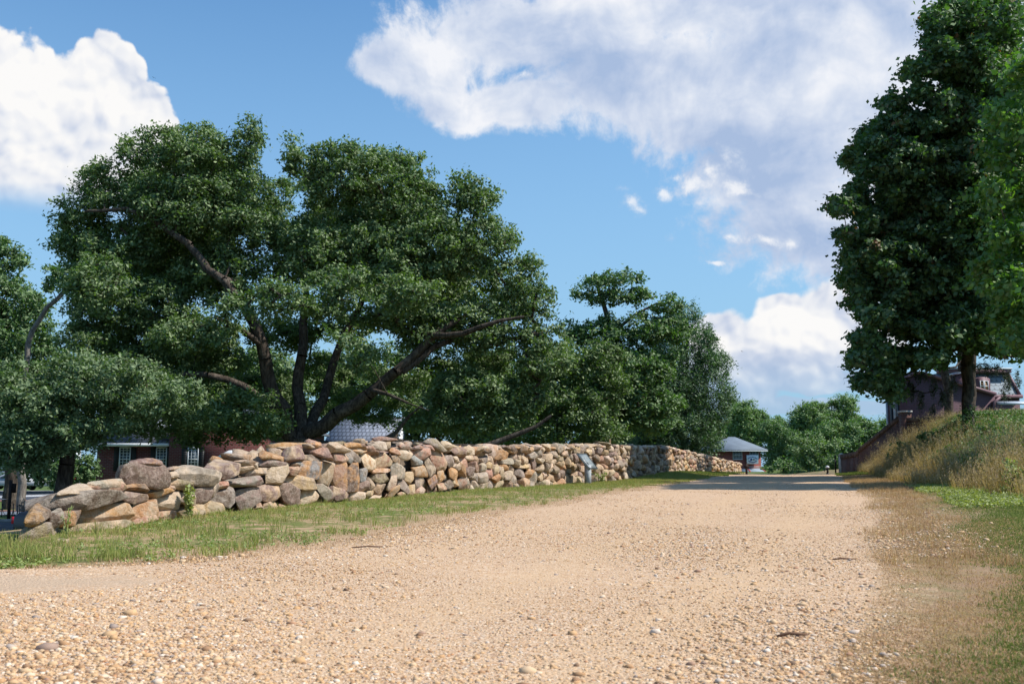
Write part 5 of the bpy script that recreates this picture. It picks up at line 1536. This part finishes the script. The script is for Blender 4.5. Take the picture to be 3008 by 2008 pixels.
# --- black post with white cap by the crest
c = P(2431, 1386, 55.0); c[2] = float(Z(c[0], c[1])) - .02
pp = empty('hydrant_post', c, 'short black post with white domed cap in the grass near the road crest', 'post')
m = MB(); m.tube([(0, 0, 0), (0, 0, .1)], .085, 12).tube([(0, 0, .1), (0, 0, .36)], .055, 12).tube([(0, 0, .34), (0, 0, .39)], .075, 12); m.build('body', BLK, pp, smooth=False)
m = MB(); m.tube([(-.05, 0, .30), (-.13, 0, .28), (-.17, 0, .18)], .02, 8).tube([(.02, -.02, .36), (-.10, -.02, .40)], .012, 6); m.build('spout', BLK, pp)
m = MB(); an = np.linspace(0, math.pi / 2, 6); m.tube([(0, 0, .38 + .12 * math.sin(a)) for a in an], [max(.004, .105 * math.cos(a)) for a in an], 14); m.build('cap', WHITE, pp, smooth=True)
# --- dark post at the far end of the wall
c = P(2193, 1391, 70.0); c[2] = float(P(2193, 1391, 70)[2])
sp_ = empty('trail_post', c, 'dark brown wooden post beyond the far end of the stone wall before the restaurant', 'post')
BRN = plain('dark_brown_wood', (.035, .022, .020), .8, .2, .2, 6)
MB().box((0, 0, .2), (.13, .13, 1.0)).build('post', BRN, sp_); MB().box((-.02, -.08, .50), (.30, .03, .22)).build('plate', BRN, sp_)
# --- sign post by the street at the left
c = P(25, 1525, 38.5); c[2] = -1.4
st = empty('street_sign', c, 'brown street sign seen edge-on on a dark wooden post beside the street', 'sign')
MB().box((0, 0, .78), (.09, .09, 1.56)).build('post', BRN, st); MB().box((.05, .06, 1.25), (.26, .04, .36), rz=.35).build('sign_panel', BRN, st)
# --- chain fence
cpos = [(-22, 1484), (7, 1482), (31, 1484), (40, 1482), (53, 1486), (58, 1484)]
cf = None; pts_ = []
b_ = P(20, 1520, 41); b_[2] = -1.4
cf = empty('chain_fence', b_, 'low black chain fence with thin posts on the lawn beside the street sign', 'fence')
for i, (u_, v_) in enumerate(cpos):
    q = P(u_, v_, 41.5 + (i % 3) * .8); m = MB(); m.tube([(q[0], q[1], -1.42), (q[0], q[1], q[2])], .018, 6).tube([(q[0], q[1], q[2]), (q[0], q[1], q[2] + .05)], .03, 6); m.build('fence_post', BLK, cf, off=b_); pts_.append(q)
m = MB()
for a, c_ in zip(pts_[:-1], pts_[1:]):
    t_ = np.linspace(0, 1, 9); m.tube([a * (1 - k) + c_ * k - np.array([0, 0, .12 + .28 * 4 * k * (1 - k)]) for k in t_], .010, 5)
m.build('chain', BLK, cf, off=b_)

# ------------------------------------------------------------------ cars
def car(name, loc, rz, L, W, H, paint, label, cat, kind='sedan', lightmat=None, group=None):
    e = empty(name, loc, label, cat, group, rz)
    if kind == 'sedan':
        prof = [(-.5, .34), (-.5, .62), (-.47, .70), (-.33, .72), (-.21, 1.0), (.08, 1.0), (.24, .74), (.46, .62), (.5, .48), (.49, .30), (.40, .24), (-.46, .24)]
    else:
        prof = [(-.5, .30), (-.5, .62), (-.04, .62), (-.03, .97), (.16, 1.0), (.26, .68), (.48, .60), (.5, .30), (.42, .24), (-.46, .24)]
    m = bmesh.new(); vs = {}
    pr = [(x * L, z * H) for x, z in prof]
    rows = []
    for s_, k in ((-1, 0), (1, 1)):
        r_ = []
        for (x, z) in pr:
            inset = .14 * max(0, (z / H - .62) / .38)
            r_.append(m.verts.new((x, s_ * (W / 2 - inset), z)))
        rows.append(r_)
    n_ = len(pr)
    for i in range(n_): m.faces.new((rows[0][i], rows[0][(i + 1) % n_], rows[1][(i + 1) % n_], rows[1][i]))
    m.faces.new(rows[0][::-1]); m.faces.new(rows[1])
    bmesh.ops.bevel(m, geom=m.edges[:], offset=.045, segments=2, affect='EDGES', profile=.6)
    bmesh.ops.recalc_face_normals(m, faces=m.faces[:])
    me = bpy.data.meshes.new('body'); m.to_mesh(me); m.free(); me.materials.append(paint)
    for q in me.polygons: q.use_smooth = True
    o_ = bpy.data.objects.new('body', me); COL.objects.link(o_); o_.parent = e
    for s_ in (-1, 1):
        mm = MB()
        if kind == 'sedan': q = [(-.30 * L, .74 * H), (-.19 * L, .94 * H), (.06 * L, .94 * H), (.19 * L, .76 * H)]
        else: q = [(-.01 * L, .68 * H), (0, .93 * H), (.14 * L, .94 * H), (.22 * L, .70 * H)]
        y0_ = s_ * (W / 2 - .02); y1_ = s_ * (W / 2 - .13)
        mm.prism([(a, y0_ if z / H < .8 else y1_ + s_ * .02, z) for a, z in q], (0, s_ * .012, 0)).build('side_window', GLASS, e)
        for x_ in (-.31, .32):
            wv_ = MB().tube([(x_ * L, s_ * (W / 2 - .20), .32), (x_ * L, s_ * (W / 2 + .01), .32)], .32, 18).build('wheel', plain('tyre_rubber', (.012, .012, .013), .85), e)
            MB().tube([(x_ * L, s_ * (W / 2 + .011), .32), (x_ * L, s_ * (W / 2 + .022), .32)], .20, 14).build('rim', GALV, wv_)
        MB().box((-.5 * L - .0, s_ * (W / 2 - .17), .56 * H), (.10, .30, .16)).build('tail_light', lightmat, e)
        MB().box((.49 * L, s_ * (W / 2 - .22), .52 * H), (.08, .30, .12)).build('headlight', WHITE, e)
    q = [(-.33 * L, .735 * H), (-.215 * L, .97 * H)] if kind == 'sedan' else [(-.035 * L, .66 * H), (-.032 * L, .93 * H)]
    MB().prism([(q[0][0] - .01, -W * .38, q[0][1]), (q[0][0] - .01, W * .38, q[0][1]), (q[1][0] - .01, W * .33, q[1][1]), (q[1][0] - .01, -W * .33, q[1][1])], (-.012, 0, .012)).build('rear_window', GLASS, e)
    MB().box((-.5 * L - .03, 0, .36 * H), (.10, W * .9, .16)).build('bumper', paint, e)
    return e


REDL = plain('red_tail_lamp', (.55, .01, .015), .2, .6, .05)
car('parked_car', (P(53, 1590, 24)[0] + 2.3, 24.6, -1.4), 0, 4.6, 1.8, 1.42, plain('glossy_black_paint', (.012, .014, .022), .15, .6, .05), 'black parked car whose red tail light shows past the near end of the wall', 'car', 'sedan', REDL)
car('pickup_truck', (P(100, 1437, 92)[0] + 1.2, 92, -1.4), math.pi, 5.6, 1.95, 1.85, plain('white_truck_paint', (.45, .47, .5), .3, .5, .05), 'white pickup truck parked beyond the far street behind the dark shrub', 'truck', 'pickup', REDL)
car('parked_car', (P(32, 1432, 97)[0], 97, -1.4), math.pi, 4.5, 1.8, 1.45, plain('silver_car_paint', (.35, .37, .40), .3, .5, .05), 'silver parked car beyond the far street behind the brown sign post', 'car', 'sedan', REDL)

# ------------------------------------------------------------------ streets on the low ground at the left
ASPH = plain('street_asphalt', (.055, .062, .078), .9, .2, .25, 2.5)
CONC = plain('pale_concrete', (.30, .29, .28), .9, .2, .15, 3); BRKP = plain('red_brick_paving', (.20, .10, .08), .9, .2, .3, 6); LINE = plain('white_road_paint', (.62, .63, .65), .7, .2, .1, 8)
def sheet(name, y0, y1, x0, x1, z, matl, label=None):
    xs_ = np.linspace(x0, x1, 30); ys_ = np.linspace(y0, y1, 6); X_m, Y_m = np.meshgrid(xs_, ys_)
    v_ = np.stack([X_m.ravel(), Y_m.ravel(), np.full(X_m.size, z)], 1); i_ = np.arange(X_m.size).reshape(X_m.shape)
    return tag(mesh(name, v_, np.stack([i_[:-1, :-1].ravel(), i_[:-1, 1:].ravel(), i_[1:, 1:].ravel(), i_[1:, :-1].ravel()], 1), matl), kind='structure')


sheet('street', 19.0, 37.6, -60, -9.0, -1.378, ASPH)
tag(MB().box((-33, 37.75, -1.36), (52, .22, .16)).build('kerb', CONC, None), kind='structure')
sheet('path', 43.2, 46.5, -60, -14, -1.372, plain('blue_grey_pavement', (.14, .16, .19), .9))
sheet('path', 46.5, 48.2, -60, -14, -1.368, BRKP)
sheet('path', 61.0, 63.5, -80, -26, -1.372, BRKP)
sheet('street', 63.8, 84.0, -110, -27, -1.376, ASPH)
for i in range(3):
    m = MB(); x_ = P(-8 + i * 48, 1455, 72)[0]
    m.prism([(x_ - 1.2, 67, -1.37), (x_ - .5, 67, -1.37), (x_ + 2.0, 77, -1.37), (x_ + 1.3, 77, -1.37)], (0, 0, .004))
    tag(m.build('crosswalk_marking', LINE, None), kind='structure')
tag(MB().box((-60, 84.3, -1.36), (80, .25, .16)).build('kerb', CONC, None), kind='structure')
sheet('path', 84.5, 90.0, -110, -27, -1.36, CONC)

# ------------------------------------------------------------------ two birds in the sky
for (u_, v_, d_, lb) in ((452, 229, 160, 'tiny dark bird with spread wings high in the blue left of centre'), (2180, 1032, 170, 'tiny dark bird flying before the low white clouds on the right')):
    c = P(u_, v_, d_); m = MB(); k = .20
    m.add([(0, -.9 * k, 0), (.16 * k, 0, .08 * k), (0, 1.1 * k, 0), (-.16 * k, 0, .08 * k), (0, .1 * k, -.14 * k)], [(0, 1, 4), (1, 2, 4), (2, 3, 4), (3, 0, 4), (0, 3, 2, 1)])
    for s_ in (-1, 1): m.add([(s_ * .1 * k, -.35 * k, .05 * k), (s_ * 1.0 * k, -.2 * k, .45 * k), (s_ * 2.1 * k, .25 * k, .2 * k), (s_ * 1.0 * k, .25 * k, .4 * k), (s_ * .1 * k, .4 * k, .05 * k), (s_ * .9 * k, 0, .33 * k)], [(0, 1, 5), (1, 2, 5), (2, 3, 5), (3, 4, 5), (4, 0, 5)])
    o_ = m.build('bird', DARKP, None); o_.location = [float(q) for q in c]; o_.rotation_euler = (.1, .2, .7); tag(o_, lb, 'bird')
# ------------------------------------------------------------------ grass and weeds
def blade_mat(name, stops, trans=.35):
    m = bpy.data.materials.new(name); m.use_nodes = True; t = m.node_tree; t.nodes.clear(); S.T = t
    n = noise(tcoord('Position'), 1.3, 3, .6); k = island() * .6 + n * .4
    c = crampc(k, stops)
    d = t.nodes.new('ShaderNodeBsdfDiffuse'); setin(d.inputs[0], c)
    tr = t.nodes.new('ShaderNodeBsdfTranslucent'); setin(tr.inputs[0], mix(1.0, c, (1.2, 1.3, .7), 'MULTIPLY'))
    a = t.nodes.new('ShaderNodeMixShader'); a.inputs[0].default_value = trans
    t.links.new(d.outputs[0], a.inputs[1]); t.links.new(tr.outputs[0], a.inputs[2])
    o = t.nodes.new('ShaderNodeOutputMaterial'); t.links.new(a.outputs[0], o.inputs[0])
    return m


G_VERGE = blade_mat('verge_grass', [(.14, (.46, .33, .18)), (.32, (.34, .30, .12)), (.52, (.20, .25, .07)), (.74, (.30, .35, .10)), (.9, (.52, .40, .22))])
G_GREEN = blade_mat('green_grass', [(.15, (.09, .14, .04)), (.5, (.14, .19, .055)), (.85, (.25, .26, .09))])
G_DRY = blade_mat('dry_weed_stems', [(.12, (.12, .15, .04)), (.22, (.30, .17, .10)), (.5, (.44, .28, .17)), (.85, (.58, .43, .28))])
G_TALL = blade_mat('tall_dry_grass', [(.12, (.12, .13, .035)), (.35, (.30, .21, .085)), (.65, (.42, .29, .13)), (.9, (.52, .38, .20))])
G_HEAD = blade_mat('grass_seed_heads', [(.2, (.34, .24, .15)), (.8, (.55, .42, .29))])


def blades(x, y, h, w, lean, seed, z=None, curve=.6, wind=0.):
    g = np.random.default_rng(seed); n = len(x)
    if z is None: z = Z(x, y) + .006
    a = g.random(n) * 2 * np.pi; f = np.stack([np.cos(a), np.sin(a), np.zeros(n)], 1)
    la = g.random(n) * 2 * np.pi; lm = np.abs(g.normal(0, lean, n))
    ld = np.stack([np.cos(la) * lm - wind, np.sin(la) * lm * .8, np.zeros(n)], 1)
    h = h * (.55 + .7 * g.random(n)); B = np.stack([x, y, z], 1)
    w = (w * (.7 + .6 * g.random(n)))[:, None] / 2 if np.ndim(w) else w * (.7 + .6 * g.random((n, 1))) / 2
    up = np.array([0, 0, 1.])
    m1 = B + up * (h * .5)[:, None] + ld * (h * .22)[:, None]
    tp = B + up * (h * (1 - .25 * lm.clip(0, 2)))[:, None] + ld * (h * (.22 + curve))[:, None]
    V = np.stack([B - f * w, B + f * w, m1 - f * w * .8, m1 + f * w * .8, tp], 1).reshape(-1, 3)
    i = np.arange(n)[:, None] * 5
    return V, i + np.array([[0, 1, 3, 2]]), i + np.array([[2, 3, 4]]), tp


def patch(x, y, s=1., ph=0.):
    return (np.sin(x * 1.9 * s + ph) * np.cos(y * 1.5 * s + ph * 2) + .6 * np.sin(x * 4.3 * s - y * 3.1 * s + ph) + .4 * np.sin(x * 9.1 * s + y * 7.7 * s)) / 2


class Stuff:
    def __init__(s): s.V = []; s.q = []; s.t = []; s.n = 0
    def add(s, r): V, q, t = r[:3]; s.V.append(V); s.q.append(q + s.n); s.t.append(t + s.n); s.n += len(V)
    def build(s, name, mat, label, cat): return tag(mesh(name, np.concatenate(s.V), [np.concatenate(s.q), np.concatenate(s.t)], mat), label, cat, kind='stuff')


gg = np.random.default_rng(21)
def sample(n, y0, y1, x0f, x1f, pw=.5):
    y = y0 + (y1 - y0) * gg.random(n) ** (1 / (1 - pw) if pw < 1 else 3)
    x0, x1 = x0f(y), x1f(y)
    x0 = np.maximum(x0, -.56 * y - .5); x1 = np.minimum(x1, .56 * y + .5)
    ok = x1 > x0; y = y[ok]; x0 = x0[ok]; x1 = x1[ok]
    return x0 + (x1 - x0) * gg.random(len(y)), y


def xwl(y): return np.where(y < 8.2, -4.6, Xw(y) + .03)
# left verge
S1 = Stuff()
x, y = sample(210000, 5.4, 46, lambda y: xwl(y), lambda y: Xl(y) + .15)
xl_ = np.maximum(Xl(y), -3.0 + 0 * y); t = np.clip((Xl(y) - x) / np.maximum(Xl(y) - xwl(y), .3), 0, 1)
k = patch(x, y, 1.1) * .45 + t * 1.25 + gg.random(len(x)) * .8 + sm(20, 34, y) * .5
ok = (k > 1.22 + .14 * sm(16, 8, y)) | ((y < 8.2) & (x < -3.2) & (k > .8)); x, y, t = x[ok], y[ok], t[ok]
far = sm(18, 36, y)
S1.add(blades(x, y, .011 + .018 * t + .05 * far + .03 * np.clip(patch(x, y, .9, 2), 0, 1), .0035 + .004 * far + y * .00012, 1.15, 1))
# taller tufts
tx, ty = sample(420, 6.5, 40, lambda y: xwl(y), lambda y: Xl(y) - .25)
rep = 26; x = np.repeat(tx, rep) + gg.normal(0, .035, len(tx) * rep); y = np.repeat(ty, rep) + gg.normal(0, .035, len(tx) * rep)
S1.add(blades(x, y, .10 + 0 * x, .0045, .75, 2, curve=.4))
S1.build('verge_grass', G_VERGE, 'patchy short green and yellowed grass along the foot of the stone wall', 'grass')
# right verge
S2 = Stuff()
x, y = sample(260000, 2.6, 48, lambda y: Xr(y) + .05, lambda y: foot(y) + 2.0)
u = x - Xr(y)
un = u / (.36 + .034 * y); k = patch(x, y, 1.6, 1) * .55 + sm(.6, 1.7, un) * 1.0 + gg.random(len(x)) * .8
ok = k > 1.0; x, y, u = x[ok], y[ok], u[ok]
S2.add(blades(x, y, .015 + .02 * sm(1, 3, un[ok]) + .01 * sm(.8, 2.5, u) + .04 * sm(20, 40, y), .0034 + y * .00014, .9, 3))
# grass beyond the crest and on the lawn behind the wall
x, y = sample(60000, 44, 84, lambda y: xwl(y), lambda y: foot(y) + 3)
ok = (x < Xl(y) + .3) | (x > Xr(y) - .3) | (y > 62); x, y = x[ok], y[ok]
S2.add(blades(x, y, .10 + 0 * x, .02, .7, 4))
S2.build('green_grass', G_GREEN, 'short dull green grass on the right verge and over the crest', 'grass')
# dry red-brown weeds along the right edge of the road
S3 = Stuff()
x, y = sample(90000, 2.8, 40, lambda y: Xr(y) - .12, lambda y: Xr(y) + 1.5)
u = x - Xr(y); k = patch(x, y, 1.9, 3) * .55 + gg.random(len(x)) * .9 - np.abs(u / (.36 + .034 * y) - .55) * .75
dens = k > .60 - .35 * sm(5, 16, y); x, y, u = x[dens], y[dens], u[dens]
S3.add(blades(x, y, .016 + .035 * sm(5, 14, y) + .05 * sm(18, 24, y), .0022 + y * .00012, 1.3, 5, curve=.9))
x, y = sample(90000, 2.6, 11, lambda y: Xr(y) - .03, lambda y: Xr(y) + 1.4, .3); kk = patch(x, y, 2.2, 6) + gg.random(len(x)) > .15; x, y = x[kk], y[kk]; S3.add(blades(x, y, .015 + 0 * x, .0026, 2.2, 17, curve=1.0))
tx, ty = sample(110, 6, 42, lambda y: Xr(y) - .05, lambda y: Xr(y) + .9)
rep = 40; x = np.repeat(tx, rep) + gg.normal(0, .05, len(tx) * rep); y = np.repeat(ty, rep) + gg.normal(0, .05, len(tx) * rep)
S3.add(blades(x, y, .09 + .06 * sm(15, 22, y), .003, 1.3, 6, curve=.8))
x, y = sample(9000, 5.4, 44, lambda y: Xl(y) - .9, lambda y: Xl(y) + .1); S3.add(blades(x, y, .03 + 0 * x, .004, 1.2, 7, curve=.8))
S3.build('dry_weeds', G_DRY, 'dry reddish-brown weeds matted along the right edge of the road', 'weeds')
# tall grass on the bank
S4 = Stuff(); S5 = Stuff()
nc = 4600; rep = 18
cy = 14 + 50 * gg.random(nc) ** .8; cw_ = gg.random(nc) * 7.2 - .1; cx_ = foot(cy) + cw_
pk = patch(cx_, cy, .35, 1.2) + gg.random(nc) * .7
ok = (cx_ < .72 * cy + 1) & (cx_ < 26) & (pk > -.05) & ~((cw_ > 1.9) & (cw_ < 5.8) & (cy < 44) & (gg.random(nc) < .72)); cx_, cy, cw_ = cx_[ok], cy[ok], cw_[ok]
nc = len(cy); ch_ = (.34 + .50 * sm(0, 1.0, cw_)) * (1 - .5 * sm(2.0, 5, cw_)) * (.7 + .65 * gg.random(nc)); cl = gg.normal(0, .22, nc)
x = np.repeat(cx_, rep) + gg.normal(0, .10, nc * rep); y = np.repeat(cy, rep) + gg.normal(0, .12, nc * rep)
h = np.repeat(ch_, rep) * (.6 + .5 * gg.random(nc * rep)); wnd = np.repeat(.25 + cl, rep)
V, q, t_, tp = blades(x, y, h, .008 + y * .00012, .38, 8, curve=.45, wind=wnd); S4.add((V, q, t_))
# seed heads: thin plumes along the tops of a share of the stalks
sel = gg.random(len(tp)) < .55; T = tp[sel]; nh = 7
hx = np.repeat(T, nh, 0) + gg.normal(0, 1, (len(T) * nh, 3)) * np.array([.022, .022, .055])
V, q, t_, _ = blades(hx[:, 0], hx[:, 1], .045 + 0 * hx[:, 0], .011, 1.2, 9, z=hx[:, 2] - .03); S5.add((V, q, t_))
S4.build('tall_grass', G_TALL, 'tall straw-coloured grass leaning over the right bank', 'grass')
S5.build('grass_plumes', G_HEAD, 'feathery pale seed heads over the tall bank grass', 'grass')


# leafy ground cover and weeds: many small leaves near the ground
def leafpatch(name, label, x, y, hh, size, mat, seed, cat='weeds', N=10, spread=.05):
    g = np.random.default_rng(seed)
    C = np.stack([x, y, Z(x, y) + hh * (.3 + .7 * g.random(len(x))), np.full(len(x), spread), np.full(len(x), spread), np.full(len(x), spread * .6)], 1)
    V, Fq = leaves(C, int(N / .62), 0, size, seed, .6, 0, .9)
    return tag(mesh(name, V, Fq, mat), label, cat, kind='stuff')


n = 9000; y = 13 + 11 * gg.random(n); x = foot(y) - 2.6 + 3.4 * gg.random(n)
ok = (x < .56 * y + .3) & (x > Xr(y) + 1.1) & (patch(x, y, .8, 5) + gg.random(n) * .8 > .25); x, y = x[ok], y[ok]
leafpatch('ground_cover', 'bright green leafy ground cover below the bank at the right', x, y, .07, .018, L_BRIGHT, 61, spread=.06)
x, y = sample(5200, 6, 30, lambda y: xwl(y), lambda y: Xl(y) - .35)
ok = patch(x, y, .7, 7) + .9 * gg.random(len(x)) > .62; x, y = x[ok], y[ok]
leafpatch('verge_weeds', 'low yellow-green weeds among the grass below the stone wall', x, y, .035, .011, leaf_material('yellow_green_weeds', (.09, .14, .02), (.16, .22, .03), (.26, .30, .05)), 62, spread=.05)
n = 22000; y = 16 + 34 * gg.random(n); w = 1.2 + 5.3 * gg.random(n) ** 1.3; x = foot(y) + w
ok = (x < .56 * y + .5) & (x < 24) & (patch(x, y, .30, 1.2 + 3.1) + gg.random(n) * .6 > .02); x, y = x[ok], y[ok]
leafpatch('bank_weeds', 'dark green weeds growing up through the grass of the bank', x, y, .45, .05, L_SHRUB, 63, spread=.22, N=14)


# single plants that stand out
def plant(name, u_, v_, d_, hh, label, mat, seed, size=.035, N=28, stems=5, spread=.10, cat='plant', wide=.16):
    g = np.random.default_rng(seed); b = P(u_, v_, d_); b[2] = float(Z(b[0], b[1]))
    e = empty(name, b, label, cat); m = MB(); C = []
    for i in range(stems):
        dx = np.array([g.normal(0, wide), g.normal(0, wide), hh * (.6 + .4 * g.random())])
        pts = [dx * t_ * np.array([t_, t_, 1]) for t_ in np.linspace(0, 1, 5)]; m.tube(pts, np.linspace(.006, .002, 5), 5)
        for t_ in (.35, .55, .75, .92): q = dx * t_ * np.array([t_, t_, 1]); C.append([*q, spread, spread, spread * .8])
    m.build('stem', mat, e)
    V, Fq = leaves(np.array(C), int(N / .62), 0, size, seed, .6, 0, .6); mesh('foliage', V, Fq, mat, e)
    return e


hb = wall_hit(563, 1450); plant('sapling', 556, 1478, float(hb[1]) - .45, .36, 'bright green leafy sapling growing against the near part of the stone wall', L_BRIGHT, 71, .022, 18, 5, .055, wide=.06)
hb = wall_hit(1783, 1420); plant('sapling', 1768, 1422, float(hb[1]) - 1.0, .42, 'small bright green shoots against the wall right of the marker', L_BRIGHT, 72, .035, 9, 4, .08, wide=.16)
plant('weed_vine', 195, 1585, 7.9, .30, 'spindly green weed climbing before the orange slab at the near end of the wall', L_BRIGHT, 73, .012, 5, 3, .03, wide=.06)
for i, (u_, v_, d_) in enumerate(((2700, 1555, 9.3), (2745, 1500, 13.), (2560, 1497, 14.), (2620, 1520, 11.))): pass
# dry stalks standing on the wall top
m = MB(); hb = wall_hit(1813, 1310)
for i in range(7):
    a = rng.normal(0, .06, 2); m.tube([(hb[0] - .2, hb[1] + .3 + a[1], hb[2] - .1), (hb[0] - .2 + a[0], hb[1] + .3 + a[1] * 2, hb[2] + .20 + .06 * i / 7)], (.010, .004), 5)
o_ = m.build('dry_stalks', G_DRY, None); tag(o_, 'tuft of dry brown stalks sticking up from the top of the stone wall', 'plant')
# shrubs of the bank and the right edge
SH = 'green shrubs on the bank'
shrub(2725, 1300, 55, 38, 36, 81, L_SHRUB, 'green shrub on the bank left of the dark trunk', N=150, size=.06, group=SH)
shrub(2838, 1235, 26, 55, 36.5, 82, L_SHRUB, 'upright leafy shoot just left of the dark trunk', N=90, size=.05, sp=.45, lobesn=5, group=SH)
shrub(2925, 1275, 75, 35, 33, 83, L_SHRUB, 'spreading green shrub right of the dark trunk', N=150, size=.06, group=SH)
shrub(2790, 1340, 60, 30, 30, 84, L_SHRUB, 'low green shrub lower on the bank below the dark trunk', N=130, size=.055, group=SH)
shrub(2650, 1320, 40, 25, 42, 85, L_SHRUB, 'pale-topped shrub below the square brick pier', N=120, size=.06, group=SH)
shrub(2985, 1400, 45, 65, 17.5, 86, L_BRIGHT, 'bright yellow-green shrub cut off by the right edge', N=90, size=.030, sp=.34, lobesn=9)
# a few twigs lying on the road
TW = plain('dry_twig', (.16, .09, .055), .9)
for i, (u_, v_, L_, lb) in enumerate(((2480, 1652, .16, 'short dark stick lying near the right edge of the road'), (2330, 1876, .12, 'thin dark twig pressed in the road at the lower right'), (1090, 1612, .30, 'long pale straw stalk lying on the left side of the road'))):
    d_ = CH * 2950 / (v_ - 1375); b = P(u_, v_, d_); b[2] = float(Z(b[0], b[1])) + .012; a = .15 + i * .1
    m = MB(); m.tube([(-L_ / 2 * math.cos(a), -L_ / 2 * math.sin(a), 0), (-.1 * L_, 0.01, .006), (.2 * L_, -.005, .004), (L_ / 2 * math.cos(a), L_ / 2 * math.sin(a), .001)], (.004, .006, .005, .002), 6)
    o_ = m.build('twig', TW, None); o_.location = [float(q) for q in b]; tag(o_, lb, 'twig')
